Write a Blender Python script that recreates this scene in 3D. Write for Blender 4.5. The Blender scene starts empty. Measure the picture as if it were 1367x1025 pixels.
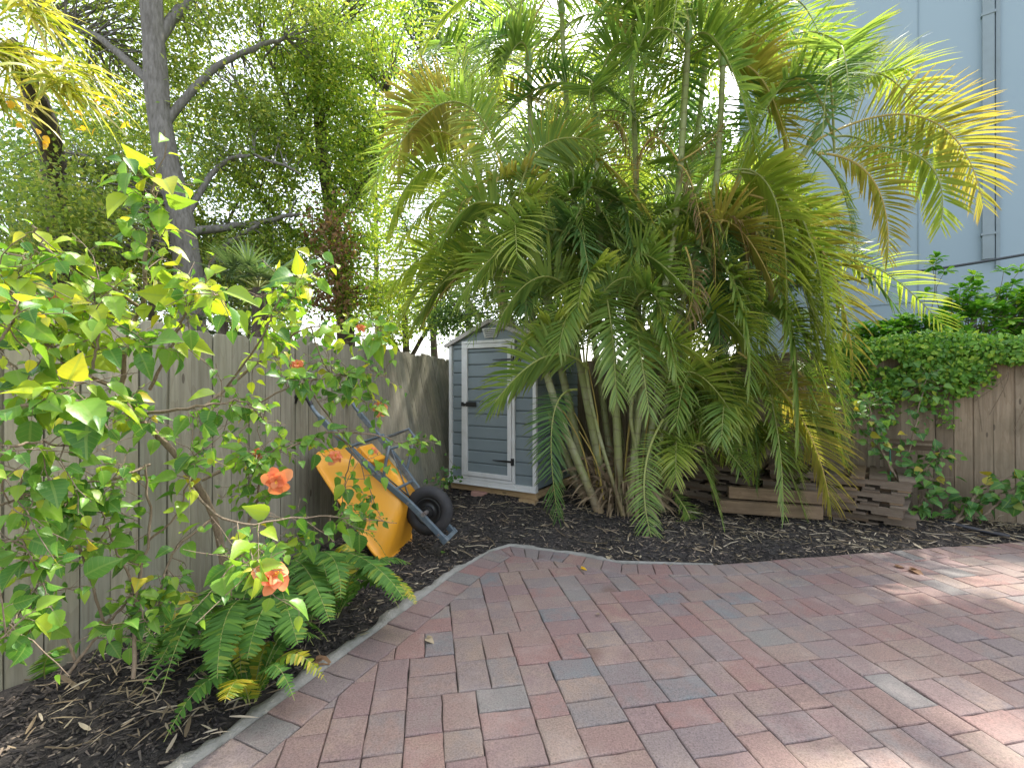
import bpy, math, random
import numpy as np
random.seed(7)
R = np.random.default_rng(11)
F = 620.0; CH = 1.4
rad = math.radians
scene = bpy.context.scene
COL = scene.collection

def W(px, py, d):
    "a point at depth d (metres) seen from the standing photographer"
    return np.array([(px-683.5)/F*d, d, CH-(py-512.5)/F*d])
def G(px, py, z=0.0):
    d = (CH-z)*F/(py-512.5)
    return np.array([(px-683.5)/F*d, d, z])
def nrm(a):
    a = np.asarray(a, float)
    return a/np.maximum(np.linalg.norm(a, axis=-1, keepdims=True), 1e-9)

# ------------------------------------------------------------------ objects
class Geo:
    def __init__(s): s.V=[]; s.F=[]; s.M=[]; s.UV=[]; s.n=0
    def add(s, V, Fc, m=0, uv=None):
        V = np.asarray(V, float).reshape(-1, 3)
        Fc = [np.asarray(f, int)+s.n for f in Fc] if not isinstance(Fc, np.ndarray) else Fc+s.n
        s.V.append(V); s.F.append(Fc); s.M.append(m); s.UV.append(uv); s.n += len(V)
    def box(s, c, dims, ax=None, m=0):
        "box with centre c and full dims along axes ax (rows)"
        ax = np.eye(3) if ax is None else np.asarray(ax, float)
        d = np.asarray(dims, float)/2
        sg = np.array([[-1,-1,-1],[1,-1,-1],[1,1,-1],[-1,1,-1],[-1,-1,1],[1,-1,1],[1,1,1],[-1,1,1]])
        V = np.asarray(c, float) + (sg*d) @ ax
        s.add(V, [[0,3,2,1],[4,5,6,7],[0,1,5,4],[1,2,6,5],[2,3,7,6],[3,0,4,7]], m)
    def prism(s, poly, off, m=0):
        "poly: Nx3 outline, extruded by vector off"
        P = np.asarray(poly, float); n = len(P)
        V = np.vstack([P, P+np.asarray(off, float)])
        f = [list(range(n))[::-1], list(range(n, 2*n))] + [[i, (i+1)%n, n+(i+1)%n, n+i] for i in range(n)]
        s.add(V, f, m)
    def tube(s, pts, rads, n=7, m=0, cap=True, jit=0.0):
        P = np.asarray(pts, float); k = len(P)
        rads = np.full(k, rads) if np.isscalar(rads) else np.asarray(rads, float)
        T = nrm(np.gradient(P, axis=0))
        ref = np.array([0.31,0.2,0.93]) if abs(T[0]@np.array([0.31,0.2,0.93]))<.9 else np.array([1.,0,0])
        A = nrm(np.cross(T, ref)); B = np.cross(T, A)
        th = np.linspace(0, 2*math.pi, n, endpoint=False)
        rr = rads[:,None]*(1+jit*R.normal(size=(k,n)))
        V = P[:,None,:] + rr[:,:,None]*(np.cos(th)[None,:,None]*A[:,None,:]+np.sin(th)[None,:,None]*B[:,None,:])
        V = V.reshape(-1,3)
        i = np.arange(k-1)[:,None]*n; j = np.arange(n)[None,:]; j2=(j+1)%n
        Fq = np.stack([i+j, i+j2, i+n+j2, i+n+j], -1).reshape(-1,4)
        s.add(V, Fq, m)
        if cap and n>3:
            s.add(V[:n], [list(range(n))[::-1]], m); s.add(V[-n:], [list(range(n))], m)
    def build(s, name, mats, parent=None, smooth=False):
        mats = mats if isinstance(mats, (list,tuple)) else [mats]
        V = np.vstack(s.V)
        lens=[]; idx=[]; mi=[]; uvs=[]; hasuv = any(u is not None for u in s.UV)
        for f, m, uv, v in zip(s.F, s.M, s.UV, s.V):
            if isinstance(f, np.ndarray) and f.ndim==2:
                lens.append(np.full(len(f), f.shape[1])); idx.append(f.ravel()); mi.append(np.full(len(f), m)); 
                nl=f.size; ff=f.ravel()
            else:
                lens.append(np.array([len(q) for q in f])); ff=np.concatenate([np.asarray(q) for q in f]); idx.append(ff)
                mi.append(np.full(len(f), m)); nl=len(ff)
            if hasuv:
                if uv is None: uvs.append(np.zeros((nl,2)))
                else: uvs.append(uv[ff-ff.min()] if False else uv[ff-s._off(v)])
        lens=np.concatenate(lens); idx=np.concatenate(idx); mi=np.concatenate(mi)
        me=bpy.data.meshes.new(name)
        me.vertices.add(len(V)); me.vertices.foreach_set('co', V.astype(np.float32).ravel())
        me.loops.add(len(idx)); me.loops.foreach_set('vertex_index', idx.astype(np.int32))
        me.polygons.add(len(lens))
        st=np.concatenate([[0],np.cumsum(lens)[:-1]])
        me.polygons.foreach_set('loop_start', st.astype(np.int32))
        me.polygons.foreach_set('loop_total', lens.astype(np.int32))
        me.polygons.foreach_set('material_index', mi.astype(np.int32))
        me.polygons.foreach_set('use_smooth', np.full(len(lens), smooth))
        for m in mats: me.materials.append(m)
        if hasuv:
            l=me.uv_layers.new(name='UVMap'); l.data.foreach_set('uv', np.vstack(uvs).astype(np.float32).ravel())
        me.update(calc_edges=True)
        o=bpy.data.objects.new(name, me); COL.objects.link(o)
        if parent is not None: o.parent=parent
        return o
    def _off(s, v):
        if not hasattr(s,'_om') or len(s._om)!=len(s.V):
            s._om={}; n=0
            for a in s.V: s._om[id(a)]=n; n+=len(a)
        return s._om[id(v)]

def empty(name, loc=(0,0,0)):
    o=bpy.data.objects.new(name,None); COL.objects.link(o); o.location=tuple(loc); o.empty_display_size=.1; return o
def tag(o, label=None, cat=None, group=None, kind=None):
    if label: o['label']=label
    if cat: o['category']=cat
    if group: o['group']=group
    if kind: o['kind']=kind
    return o
def settle(root):
    "children were built in world coordinates: keep them there under a root that stands at the thing's base"
    for c in list(root.children):
        c.matrix_parent_inverse = __import__('mathutils').Matrix.Translation(-root.location)
def bevel(o, w=.004, seg=2):
    b=o.modifiers.new('Bevel','BEVEL'); b.width=w; b.segments=seg; b.limit_method='ANGLE'; b.angle_limit=rad(40)

# ------------------------------------------------------------------ materials
def newmat(name):
    m=bpy.data.materials.new(name); m.use_nodes=True; nt=m.node_tree; nt.nodes.clear()
    return m, nt, nt.nodes, nt.links
def ramp(N, stops, interp='LINEAR'):
    r=N.new('ShaderNodeValToRGB'); r.color_ramp.interpolation=interp; e=r.color_ramp.elements
    while len(e)>1: e.remove(e[-1])
    e[0].position=stops[0][0]; e[0].color=(*stops[0][1],1)
    for p,c in stops[1:]:
        q=e.new(p); q.color=(*c,1)
    return r
def math_(N,L,op,a,b=None,c=None):
    n=N.new('ShaderNodeMath'); n.operation=op
    for i,x in enumerate((a,b,c)):
        if x is None: continue
        if isinstance(x,(int,float)): n.inputs[i].default_value=x
        else: L.new(x,n.inputs[i])
    return n.outputs[0]
def mixc(N,L,f,a,b,mode='MIX'):
    n=N.new('ShaderNodeMix'); n.data_type='RGBA'; n.blend_type=mode
    for s,x in ((n.inputs[0],f),(n.inputs[6],a),(n.inputs[7],b)):
        if isinstance(x,(int,float)): s.default_value=x
        elif isinstance(x,tuple): s.default_value=(*x,1)
        else: L.new(x,s)
    return n.outputs[2]
def noise(N,L,scale,detail=4,rough=.55,vec=None,sc=None):
    n=N.new('ShaderNodeTexNoise'); n.inputs['Scale'].default_value=scale; n.inputs['Detail'].default_value=detail; n.inputs['Roughness'].default_value=rough
    if vec is None:
        vec=N.new('ShaderNodeTexCoord').outputs['Object']
    if sc:
        mp=N.new('ShaderNodeMapping'); mp.inputs['Scale'].default_value=sc; L.new(vec,mp.inputs[0]); vec=mp.outputs[0]
    L.new(vec,n.inputs['Vector']); return n.outputs['Fac']
def bump(N,L,h,strength=.4,dist=.01):
    b=N.new('ShaderNodeBump'); b.inputs['Strength'].default_value=strength; b.inputs['Distance'].default_value=dist
    L.new(h,b.inputs['Height']); return b.outputs[0]
def out(N,L,sh):
    o=N.new('ShaderNodeOutputMaterial'); L.new(sh,o.inputs[0])
def leafmat(name, stops, trans=.45, rough=.42, tint=(1.25,1.2,.55), uvmode=None, ucol=None, spec=.4, bmp=0, patch=None):
    m,nt,N,L=newmat(name)
    g=N.new('ShaderNodeNewGeometry'); r=ramp(N,stops); L.new(g.outputs['Random Per Island'],r.inputs[0]); c=r.outputs[0]
    if uvmode=='leaf':
        uv=N.new('ShaderNodeUVMap'); sx=N.new('ShaderNodeSeparateXYZ'); L.new(uv.outputs[0],sx.inputs[0])
        u=math_(N,L,'ABSOLUTE',sx.outputs[0]); 
        mid=math_(N,L,'LESS_THAN',u,.05)
        # side veins, slanting towards the tip
        q=math_(N,L,'SUBTRACT',math_(N,L,'MULTIPLY',sx.outputs[1],7.0),math_(N,L,'MULTIPLY',u,2.2))
        fr=math_(N,L,'FRACT',q); v=math_(N,L,'LESS_THAN',math_(N,L,'ABSOLUTE',math_(N,L,'SUBTRACT',fr,.5)),.06)
        vv=math_(N,L,'MULTIPLY',math_(N,L,'MAXIMUM',mid,math_(N,L,'MULTIPLY',v,.6)),.45)
        c=mixc(N,L,vv,c,ucol or (.30,.42,.10))
    elif uvmode=='frond':
        uv=N.new('ShaderNodeUVMap'); sx=N.new('ShaderNodeSeparateXYZ'); L.new(uv.outputs[0],sx.inputs[0])
        e=math_(N,L,'POWER',sx.outputs[0],2.0 if ucol else 5.0)
        c=mixc(N,L,math_(N,L,'MULTIPLY',e,.7),c,ucol or (.20,.14,.04))
    nz=noise(N,L,3.0 if patch is None else patch,3)
    c=mixc(N,L,math_(N,L,'MULTIPLY',math_(N,L,'SUBTRACT',nz,.35),.8),c,mixc(N,L,1.0,c,(.62,.80,.5),'MULTIPLY'))
    p=N.new('ShaderNodeBsdfPrincipled'); L.new(c,p.inputs['Base Color']); p.inputs['Roughness'].default_value=rough
    p.inputs['Specular IOR Level'].default_value=spec
    t=N.new('ShaderNodeBsdfTranslucent'); L.new(mixc(N,L,1.0,c,tint,'MULTIPLY'),t.inputs[0])
    if bmp:
        bn=bump(N,L,noise(N,L,60,2),bmp,.004); L.new(bn,p.inputs['Normal'])
    mx=N.new('ShaderNodeMixShader'); mx.inputs[0].default_value=trans; L.new(p.outputs[0],mx.inputs[1]); L.new(t.outputs[0],mx.inputs[2])
    out(N,L,mx.outputs[0]); return m
def barkmat(name, c1, c2, c3, scale=(6,6,1.2), s=5, bs=.8, bd=.02):
    m,nt,N,L=newmat(name); tc=N.new('ShaderNodeTexCoord').outputs['Object']
    a=noise(N,L,s,8,.65,tc,scale); b=noise(N,L,1.7,4,.6,tc)
    c=ramp(N,[(.3,c1),(.5,c2),(.7,c3)]); L.new(a,c.inputs[0])
    cc=mixc(N,L,math_(N,L,'MULTIPLY',b,.8),c.outputs[0],c1)
    p=N.new('ShaderNodeBsdfPrincipled'); L.new(cc,p.inputs['Base Color']); p.inputs['Roughness'].default_value=.9
    L.new(bump(N,L,a,bs,bd),p.inputs['Normal']); out(N,L,p.outputs[0]); return m
def woodmat(name, cols, grain=(38,38,1.6), dirt=(.10,.09,.05), dirtamt=.5, ax=None, rough=.85):
    m,nt,N,L=newmat(name); tc=N.new('ShaderNodeTexCoord').outputs['Object']
    g=N.new('ShaderNodeNewGeometry'); r=ramp(N,[(i/(len(cols)-1),c) for i,c in enumerate(cols)]); L.new(g.outputs['Random Per Island'],r.inputs[0])
    off=N.new('ShaderNodeVectorMath'); off.operation='ADD'; L.new(tc,off.inputs[0])
    cmb=N.new('ShaderNodeCombineXYZ'); L.new(math_(N,L,'MULTIPLY',g.outputs['Random Per Island'],37.),cmb.inputs[0]); L.new(math_(N,L,'MULTIPLY',g.outputs['Random Per Island'],11.),cmb.inputs[2]); L.new(cmb.outputs[0],off.inputs[1])
    v=off.outputs[0]
    a=noise(N,L,1.0,7,.62,v,grain)
    big=noise(N,L,1.0,3,.5,v,tuple(x*.16 if x>10 else x*.8 for x in grain))
    wv=math_(N,L,'FRACT',math_(N,L,'MULTIPLY',big,9.0)); ring=math_(N,L,'MULTIPLY',math_(N,L,'POWER',wv,3.0),.35)
    c=mixc(N,L,math_(N,L,'MULTIPLY',math_(N,L,'SUBTRACT',a,.38),1.9),r.outputs[0],mixc(N,L,1.0,r.outputs[0],(.38,.36,.33),'MULTIPLY'))
    c=mixc(N,L,ring,c,mixc(N,L,1.0,r.outputs[0],(.55,.47,.38),'MULTIPLY'))
    d=noise(N,L,1.6,5,.6,tc)
    dr=ramp(N,[(.42,(0,0,0)),(.72,(1,1,1))]); L.new(d,dr.inputs[0])
    c=mixc(N,L,math_(N,L,'MULTIPLY',dr.outputs[0],dirtamt),c,dirt)
    vo=N.new('ShaderNodeTexVoronoi'); vo.inputs['Scale'].default_value=1.0
    mp=N.new('ShaderNodeMapping'); mp.inputs['Scale'].default_value=tuple(9 if x>10 else 2.6 for x in grain); L.new(v,mp.inputs[0]); L.new(mp.outputs[0],vo.inputs['Vector'])
    kn=math_(N,L,'LESS_THAN',vo.outputs['Distance'],.085)
    c=mixc(N,L,math_(N,L,'MULTIPLY',kn,.7),c,(.06,.045,.03))
    p=N.new('ShaderNodeBsdfPrincipled'); L.new(c,p.inputs['Base Color']); p.inputs['Roughness'].default_value=rough
    L.new(bump(N,L,a,.5,.004),p.inputs['Normal']); out(N,L,p.outputs[0]); return m
def plain(name, col, rough=.5, metal=0, var=.15, scale=8, bs=.0, bd=.003, spec=.5, dirt=None, dscale=3, damt=.5):
    m,nt,N,L=newmat(name); n=noise(N,L,scale,5)
    c=mixc(N,L,math_(N,L,'MULTIPLY',n,var*2),col,tuple(x*.5 for x in col))
    if dirt:
        d=noise(N,L,dscale,6,.65); dr=ramp(N,[(.45,(0,0,0)),(.7,(1,1,1))]); L.new(d,dr.inputs[0])
        c=mixc(N,L,math_(N,L,'MULTIPLY',dr.outputs[0],damt),c,dirt)
    p=N.new('ShaderNodeBsdfPrincipled'); L.new(c,p.inputs['Base Color']); p.inputs['Roughness'].default_value=rough; p.inputs['Metallic'].default_value=metal
    p.inputs['Specular IOR Level'].default_value=spec
    if bs: L.new(bump(N,L,noise(N,L,scale*6,4),bs,bd),p.inputs['Normal'])
    out(N,L,p.outputs[0]); return m

# fence woods
M_fence  = woodmat('weathered_grey_wood', [(.27,.25,.19),(.33,.305,.23),(.22,.205,.155),(.35,.32,.245),(.25,.245,.20)], dirt=(.16,.17,.09), dirtamt=.45)
M_fence2 = woodmat('brown_fence_wood', [(.29,.22,.145),(.34,.265,.18),(.22,.165,.11),(.37,.30,.215)], dirt=(.10,.085,.05), dirtamt=.6)
M_pallet = woodmat('old_pallet_wood', [(.20,.125,.07),(.26,.18,.105),(.12,.08,.05),(.22,.175,.13)], grain=(3,3,45), dirt=(.07,.05,.03), dirtamt=.6)
M_lumber = woodmat('fresh_lumber', [(.46,.31,.15),(.52,.37,.19),(.42,.28,.14)], grain=(3,3,40), dirt=(.20,.13,.07), dirtamt=.4)
# greens
A=lambda *c: c
M_hib = leafmat('hibiscus_leaf', [(0,(.06,.17,.03)),(.3,(.10,.25,.04)),(.55,(.17,.34,.05)),(.85,(.24,.42,.05)),(.96,(.36,.48,.05)),(1,(.60,.48,.05))], trans=.42, rough=.38, uvmode='leaf', bmp=.25)
M_hibtop = leafmat('hibiscus_young_leaf', [(0,(.20,.38,.045)),(.5,(.36,.50,.05)),(.85,(.48,.56,.05)),(1,(.62,.55,.06))], trans=.5, rough=.4, uvmode='leaf', bmp=.25)
M_stem = barkmat('hibiscus_bark', (.13,.095,.06),(.25,.19,.13),(.36,.29,.21),(20,20,6),6,.4,.003)
M_petal = leafmat('coral_petal', [(0,(.74,.20,.09)),(.5,(.82,.30,.13)),(1,(.84,.40,.18))], trans=.35, rough=.55, tint=(1.2,1,.8))
def frondmat(name, a, b, c, tip=None):
    return leafmat(name, [(0,a),(.5,b),(1,c)], trans=.50, rough=.38, tint=(1.12,1.12,.62), uvmode='frond', ucol=tip, spec=.5, patch=1.2)
M_fr = [frondmat('frond_deep_green',(.09,.19,.06),(.13,.25,.08),(.19,.32,.09)),
        frondmat('frond_green',(.16,.28,.07),(.24,.36,.085),(.33,.44,.10)),
        frondmat('frond_light_green',(.25,.36,.06),(.36,.47,.08),(.46,.54,.10),(.50,.45,.13)),
        frondmat('frond_yellow',(.28,.31,.07),(.38,.37,.08),(.46,.39,.10),(.40,.25,.11)),
        frondmat('frond_dry',(.22,.14,.06),(.34,.23,.11),(.44,.32,.18),(.25,.15,.08))]
M_rach = plain('frond_rib',(.30,.33,.09),.5,var=.2)
M_rachy = plain('frond_rib_yellow',(.48,.36,.09),.5,var=.2)
def canemat():
    m,nt,N,L=newmat('palm_cane'); tc=N.new('ShaderNodeTexCoord').outputs['Object']; sx=N.new('ShaderNodeSeparateXYZ'); L.new(tc,sx.inputs[0])
    wob=noise(N,L,2.0,2,.5,tc); z=math_(N,L,'ADD',math_(N,L,'MULTIPLY',sx.outputs[2],6.0),math_(N,L,'MULTIPLY',wob,1.5))
    fr=math_(N,L,'FRACT',z); ring=math_(N,L,'LESS_THAN',fr,.12)
    hr=ramp(N,[(0,(.30,.20,.11)),(.14,(.29,.21,.11)),(.30,(.23,.25,.09)),(1,(.26,.31,.10))]); 
    L.new(math_(N,L,'DIVIDE',math_(N,L,'ADD',sx.outputs[2],math_(N,L,'MULTIPLY',wob,1.2)),4.0),hr.inputs[0])
    st=noise(N,L,7,6,.7,tc,(1,1,.5)); sr=ramp(N,[(.45,(0,0,0)),(.65,(1,1,1))]); L.new(st,sr.inputs[0])
    c=mixc(N,L,math_(N,L,'MULTIPLY',sr.outputs[0],.6),hr.outputs[0],(.36,.34,.25))
    c=mixc(N,L,math_(N,L,'MULTIPLY',ring,.45),c,(.16,.12,.07))
    p=N.new('ShaderNodeBsdfPrincipled'); L.new(c,p.inputs['Base Color']); p.inputs['Roughness'].default_value=.6
    L.new(bump(N,L,math_(N,L,'ADD',ring,st),.4,.006),p.inputs['Normal']); out(N,L,p.outputs[0]); return m
M_cane=canemat()
M_shaft=plain('crown_shaft',(.20,.32,.08),.45,var=.25,scale=4)
M_husk=plain('dry_husk',(.30,.22,.13),.9,var=.4,scale=9)
M_fern=leafmat('fern_leaf',[(0,(.07,.17,.035)),(.5,(.10,.23,.045)),(.9,(.15,.30,.05)),(1,(.28,.36,.06))],trans=.4,rough=.6,spec=.25)
M_fernold=leafmat('fern_leaf_yellowing',[(0,(.12,.25,.03)),(.5,(.40,.40,.04)),(1,(.60,.45,.05))],trans=.4,rough=.4)
M_oak=leafmat('oak_leaf',[(0,(.15,.23,.07)),(.45,(.24,.34,.085)),(.8,(.37,.45,.11)),(1,(.52,.50,.16))],trans=.6,rough=.45)
M_dense=leafmat('dense_leaf',[(0,(.13,.23,.05)),(.4,(.24,.37,.06)),(.8,(.38,.49,.08)),(1,(.55,.53,.12))],trans=.6,rough=.45)
M_bluegreen=leafmat('blue_green_leaf',[(0,(.09,.19,.07)),(.5,(.15,.28,.09)),(1,(.25,.38,.11))],trans=.55,rough=.4)
M_far=leafmat('far_leaf',[(0,(.06,.12,.04)),(.5,(.11,.20,.06)),(1,(.22,.31,.09))],trans=.5,rough=.5,tint=(1.1,1.1,.7))
M_dark=leafmat('dark_leaf',[(0,(.03,.07,.015)),(.5,(.05,.12,.025)),(1,(.10,.19,.04))],trans=.4,rough=.5)
M_dead=leafmat('dead_leaf',[(0,(.16,.08,.04)),(.5,(.25,.14,.08)),(1,(.34,.21,.12))],trans=.3,rough=.8)
M_round=leafmat('shrub_round_leaf',[(0,(.06,.19,.02)),(.5,(.12,.33,.035)),(.85,(.24,.48,.05)),(1,(.40,.56,.07))],trans=.42,rough=.3)
M_vine=leafmat('vine_leaf',[(0,(.07,.19,.035)),(.45,(.14,.33,.05)),(.8,(.27,.48,.06)),(1,(.48,.58,.08))],trans=.4,rough=.45,uvmode='leaf')
M_under=leafmat('shade_plant_leaf',[(0,(.04,.13,.03)),(.5,(.07,.20,.045)),(.9,(.14,.28,.05)),(1,(.50,.38,.05))],trans=.35,rough=.45,uvmode='leaf')
M_strap=leafmat('strap_leaf',[(0,(.20,.27,.04)),(.4,(.38,.42,.05)),(.75,(.55,.50,.08)),(1,(.50,.44,.28))],trans=.45,rough=.4)
M_gold=leafmat('golden_leaf',[(0,(.75,.40,.03)),(1,(.80,.55,.04))],trans=.4)
M_fan=leafmat('fan_palm_leaf',[(0,(.07,.13,.06)),(1,(.17,.25,.13))],trans=.3,rough=.5)
M_bark=barkmat('oak_bark',(.10,.09,.075),(.22,.205,.185),(.34,.32,.295),(5,5,1.1),5)
M_bark2=barkmat('dark_bark',(.055,.04,.03),(.12,.095,.075),(.22,.18,.14),(5,5,1.1),6)
M_twig=plain('twig_bark',(.17,.13,.10),.9,var=.3)
M_white=plain('white_vinyl',(.66,.66,.63),.5,var=.08,scale=5,dirt=(.42,.40,.34),dscale=4,damt=.5)
M_shed=plain('blue_grey_vinyl',(.185,.225,.232),.55,var=.10,scale=4,bs=.15,bd=.002,dirt=(.22,.26,.26),dscale=2.5,damt=.5)
M_roof=plain('taupe_roof',(.42,.39,.35),.6,var=.1,scale=5,dirt=(.25,.22,.17),damt=.4)
M_black=plain('black_plastic',(.018,.018,.018),.4,var=.1)
M_tyre=plain('tyre_rubber',(.025,.025,.027),.75,var=.3,scale=20,bs=.3,dirt=(.08,.07,.06),dscale=6,damt=.4)
M_tray=plain('yellow_poly_tray',(.80,.36,.025),.38,var=.07,scale=3,bs=.06,bd=.002,dirt=(.62,.33,.08),dscale=4,damt=.45)
M_steel=plain('blue_grey_painted_steel',(.13,.17,.20),.4,metal=.3,var=.15,dirt=(.28,.30,.31),dscale=14,damt=.7)
M_bare=plain('worn_metal',(.36,.34,.32),.45,metal=.7,var=.3,scale=30,dirt=(.20,.09,.05),dscale=20,damt=.7)
M_conc=plain('concrete_edging',(.30,.29,.26),.9,var=.35,scale=14,bs=.8,bd=.01,dirt=(.12,.12,.09),dscale=7,damt=.6)
M_brick=plain('pink_brick',(.48,.27,.21),.85,var=.2,scale=12,bs=.5)
M_hose=plain('black_pipe',(.03,.03,.035),.45,var=.2)
M_cable=plain('cable_sheath',(.04,.05,.06),.6)
M_cord=plain('green_cord',(.03,.20,.13),.6)
M_mulch=None
def mulchmat():
    m,nt,N,L=newmat('black_mulch'); tc=N.new('ShaderNodeTexCoord').outputs['Object']
    a=noise(N,L,45,6,.75,tc); b=noise(N,L,1.3,4,.6,tc); c=ramp(N,[(.35,(.016,.014,.013)),(.55,(.05,.043,.038)),(.75,(.12,.10,.085))]); L.new(a,c.inputs[0])
    br=ramp(N,[(.5,(0,0,0)),(.7,(1,1,1))]); L.new(b,br.inputs[0])
    cc=mixc(N,L,math_(N,L,'MULTIPLY',br.outputs[0],.4),c.outputs[0],(.10,.075,.05))
    p=N.new('ShaderNodeBsdfPrincipled'); L.new(cc,p.inputs['Base Color']); p.inputs['Roughness'].default_value=.9
    L.new(bump(N,L,a,1,.02),p.inputs['Normal']); out(N,L,p.outputs[0]); return m
M_mulch=mulchmat()
M_chip=leafmat('mulch_chip',[(0,(.014,.012,.012)),(.55,(.045,.038,.034)),(.88,(.11,.09,.075)),(1,(.30,.23,.17))],trans=0.0,rough=.8)
M_litter=leafmat('dry_litter',[(0,(.14,.10,.06)),(.5,(.30,.23,.15)),(1,(.50,.42,.32))],trans=.1,rough=.8)
def pavermat():
    m,nt,N,L=newmat('clay_toned_pavers'); tc=N.new('ShaderNodeTexCoord').outputs['Object']
    g=N.new('ShaderNodeNewGeometry'); rnd=g.outputs['Random Per Island']
    r=ramp(N,[(0,(.215,.125,.11)),(.18,(.185,.125,.118)),(.35,(.205,.14,.12)),(.50,(.195,.135,.128)),(.64,(.165,.13,.128)),(.76,(.215,.16,.13)),(.85,(.165,.145,.14)),(.92,(.14,.145,.148)),(.96,(.165,.155,.145)),(1,(.20,.125,.118))],'CONSTANT'); L.new(rnd,r.inputs[0])
    off=N.new('ShaderNodeVectorMath'); off.operation='ADD'; L.new(tc,off.inputs[0]); cb=N.new('ShaderNodeCombineXYZ'); L.new(math_(N,L,'MULTIPLY',rnd,53.),cb.inputs[2]); L.new(cb.outputs[0],off.inputs[1])
    b=noise(N,L,9,6,.7,off.outputs[0]); br=ramp(N,[(.38,(0,0,0)),(.62,(1,1,1))]); L.new(b,br.inputs[0])
    rd=math_(N,L,'FRACT',math_(N,L,'MULTIPLY',rnd,7.13)); r2=ramp(N,[(0,(.165,.14,.135)),(.3,(.245,.18,.14)),(.6,(.20,.125,.115)),(1,(.16,.145,.14))]); L.new(rd,r2.inputs[0])
    c=mixc(N,L,math_(N,L,'MULTIPLY',br.outputs[0],.75),r.outputs[0],r2.outputs[0])
    f=noise(N,L,130,3,.8,tc); fr=ramp(N,[(.32,(.55,.55,.55)),(.5,(1,1,1)),(.68,(1.35,1.32,1.28))]); L.new(f,fr.inputs[0])
    c=mixc(N,L,1.0,c,fr.outputs[0],'MULTIPLY')
    big=noise(N,L,.9,5,.6,tc); gr=ramp(N,[(.5,(0,0,0)),(.72,(1,1,1))]); L.new(big,gr.inputs[0])
    c=mixc(N,L,math_(N,L,'MULTIPLY',gr.outputs[0],.45),c,(.24,.215,.19))
    st=noise(N,L,2.3,2,.4,off.outputs[0]); sr=ramp(N,[(.70,(0,0,0)),(.76,(1,1,1))]); L.new(st,sr.inputs[0])
    c=mixc(N,L,math_(N,L,'MULTIPLY',sr.outputs[0],.6),c,(.12,.065,.045))
    ef=noise(N,L,3.2,6,.7,tc); er=ramp(N,[(.54,(0,0,0)),(.66,(1,1,1))]); L.new(ef,er.inputs[0]); c=mixc(N,L,math_(N,L,'MULTIPLY',er.outputs[0],.28),c,(.30,.26,.235))
    p=N.new('ShaderNodeBsdfPrincipled'); L.new(c,p.inputs['Base Color']); p.inputs['Roughness'].default_value=.82
    L.new(bump(N,L,math_(N,L,'ADD',f,math_(N,L,'MULTIPLY',b,1.5)),.5,.004),p.inputs['Normal']); out(N,L,p.outputs[0]); return m
M_paver=pavermat()
M_joint=plain('joint_sand',(.075,.065,.052),.95,var=.4,scale=30,bs=.6)
M_soil=plain('yard_soil',(.16,.14,.09),.95,var=.4,scale=2,dirt=(.08,.12,.04),dscale=1,damt=.8,bs=.5)
M_wall=plain('blue_painted_stucco',(.33,.42,.47),.85,var=.035,scale=.6,bs=.15,bd=.004,dirt=(.30,.39,.44),dscale=.35,damt=.5)
M_wallj=plain('wall_joint',(.25,.325,.37),.85,var=.05)
M_wallp=plain('painted_downpipe',(.28,.34,.365),.7,var=.15,scale=3,dirt=(.22,.27,.28),damt=.5)

# ------------------------------------------------------------------ plan of the yard
fl = lambda y: -2.28+(y-2.27)*.358                 # left fence line x(y)
FLd = nrm([.358,1,0]); FLn = nrm([1,-.358,0])      # along / towards the patio
FR0 = np.array([4.85,4.88,0]); FRd = nrm([-.784,.621,0]); FRn = nrm([-.621,-.784,0])
EDGE = [(-2.1,-.45),(-.926,2.27),(-.41,3.47),(-.18,3.89),(-.02,4.02),(.477,3.84),(.858,3.63),(1.56,3.60),(2.56,3.79),(3.64,3.98),(4.56,4.13),(6.3,4.4)]
EDGE=[np.array(e) for e in EDGE]

# ground sheet
g=Geo(); g.add([[-70,-20,-.06],[70,-20,-.06],[70,110,-.06],[-70,110,-.06]],[[0,1,2,3]])
tag(g.build('ground',M_soil),kind='structure')
# mulch bed: uneven sheet
def hfield(x,y):
    return .018*np.sin(2.1*x+1.3*y)+.014*np.sin(5.3*x-3.1*y+1)+.010*np.sin(9*y+4*x)+.006*np.sin(17*x+3)*np.sin(15*y)
def side(x,y):
    "signed distance to the patio outline (positive in the bed), rough"
    best=np.full(np.shape(x),1e9); sg=np.ones(np.shape(x))
    for a,b in zip(EDGE[:-1],EDGE[1:]):
        d=b-a; t=np.clip(((x-a[0])*d[0]+(y-a[1])*d[1])/(d@d),0,1)
        qx=x-a[0]-t*d[0]; qy=y-a[1]-t*d[1]; r=np.hypot(qx,qy); s_=np.sign(d[0]*qy-d[1]*qx)
        m=r<best-1e-9; best=np.where(m,r,best); sg=np.where(m,s_,sg)
    return best*sg
nx,ny=260,230
xs=np.linspace(-5,7.5,nx); ys=np.linspace(-1,10.5,ny); XX,YY=np.meshgrid(xs,ys,indexing='ij')
sd=side(XX,YY); ZZ=hfield(XX,YY)+R.normal(size=XX.shape)*.006
k=np.clip((sd-.08)/.25,0,1); ZZ=np.where(sd>-.0,(ZZ+.022)*k-.022,-.055)
def bedz(x,y):
    s=side(np.asarray(x),np.asarray(y)); return (hfield(x,y)+.022)*np.clip((s-.08)/.25,0,1)-.022
V=np.stack([XX,YY,ZZ],-1).reshape(-1,3)
i=np.arange(nx-1)[:,None]*ny; j=np.arange(ny-1)[None,:]
Fq=np.stack([i+j,i+ny+j,i+ny+j+1,i+j+1],-1).reshape(-1,4)
g=Geo(); g.add(V,Fq); tag(g.build('mulch_bed',M_mulch,smooth=True),kind='structure')

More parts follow.
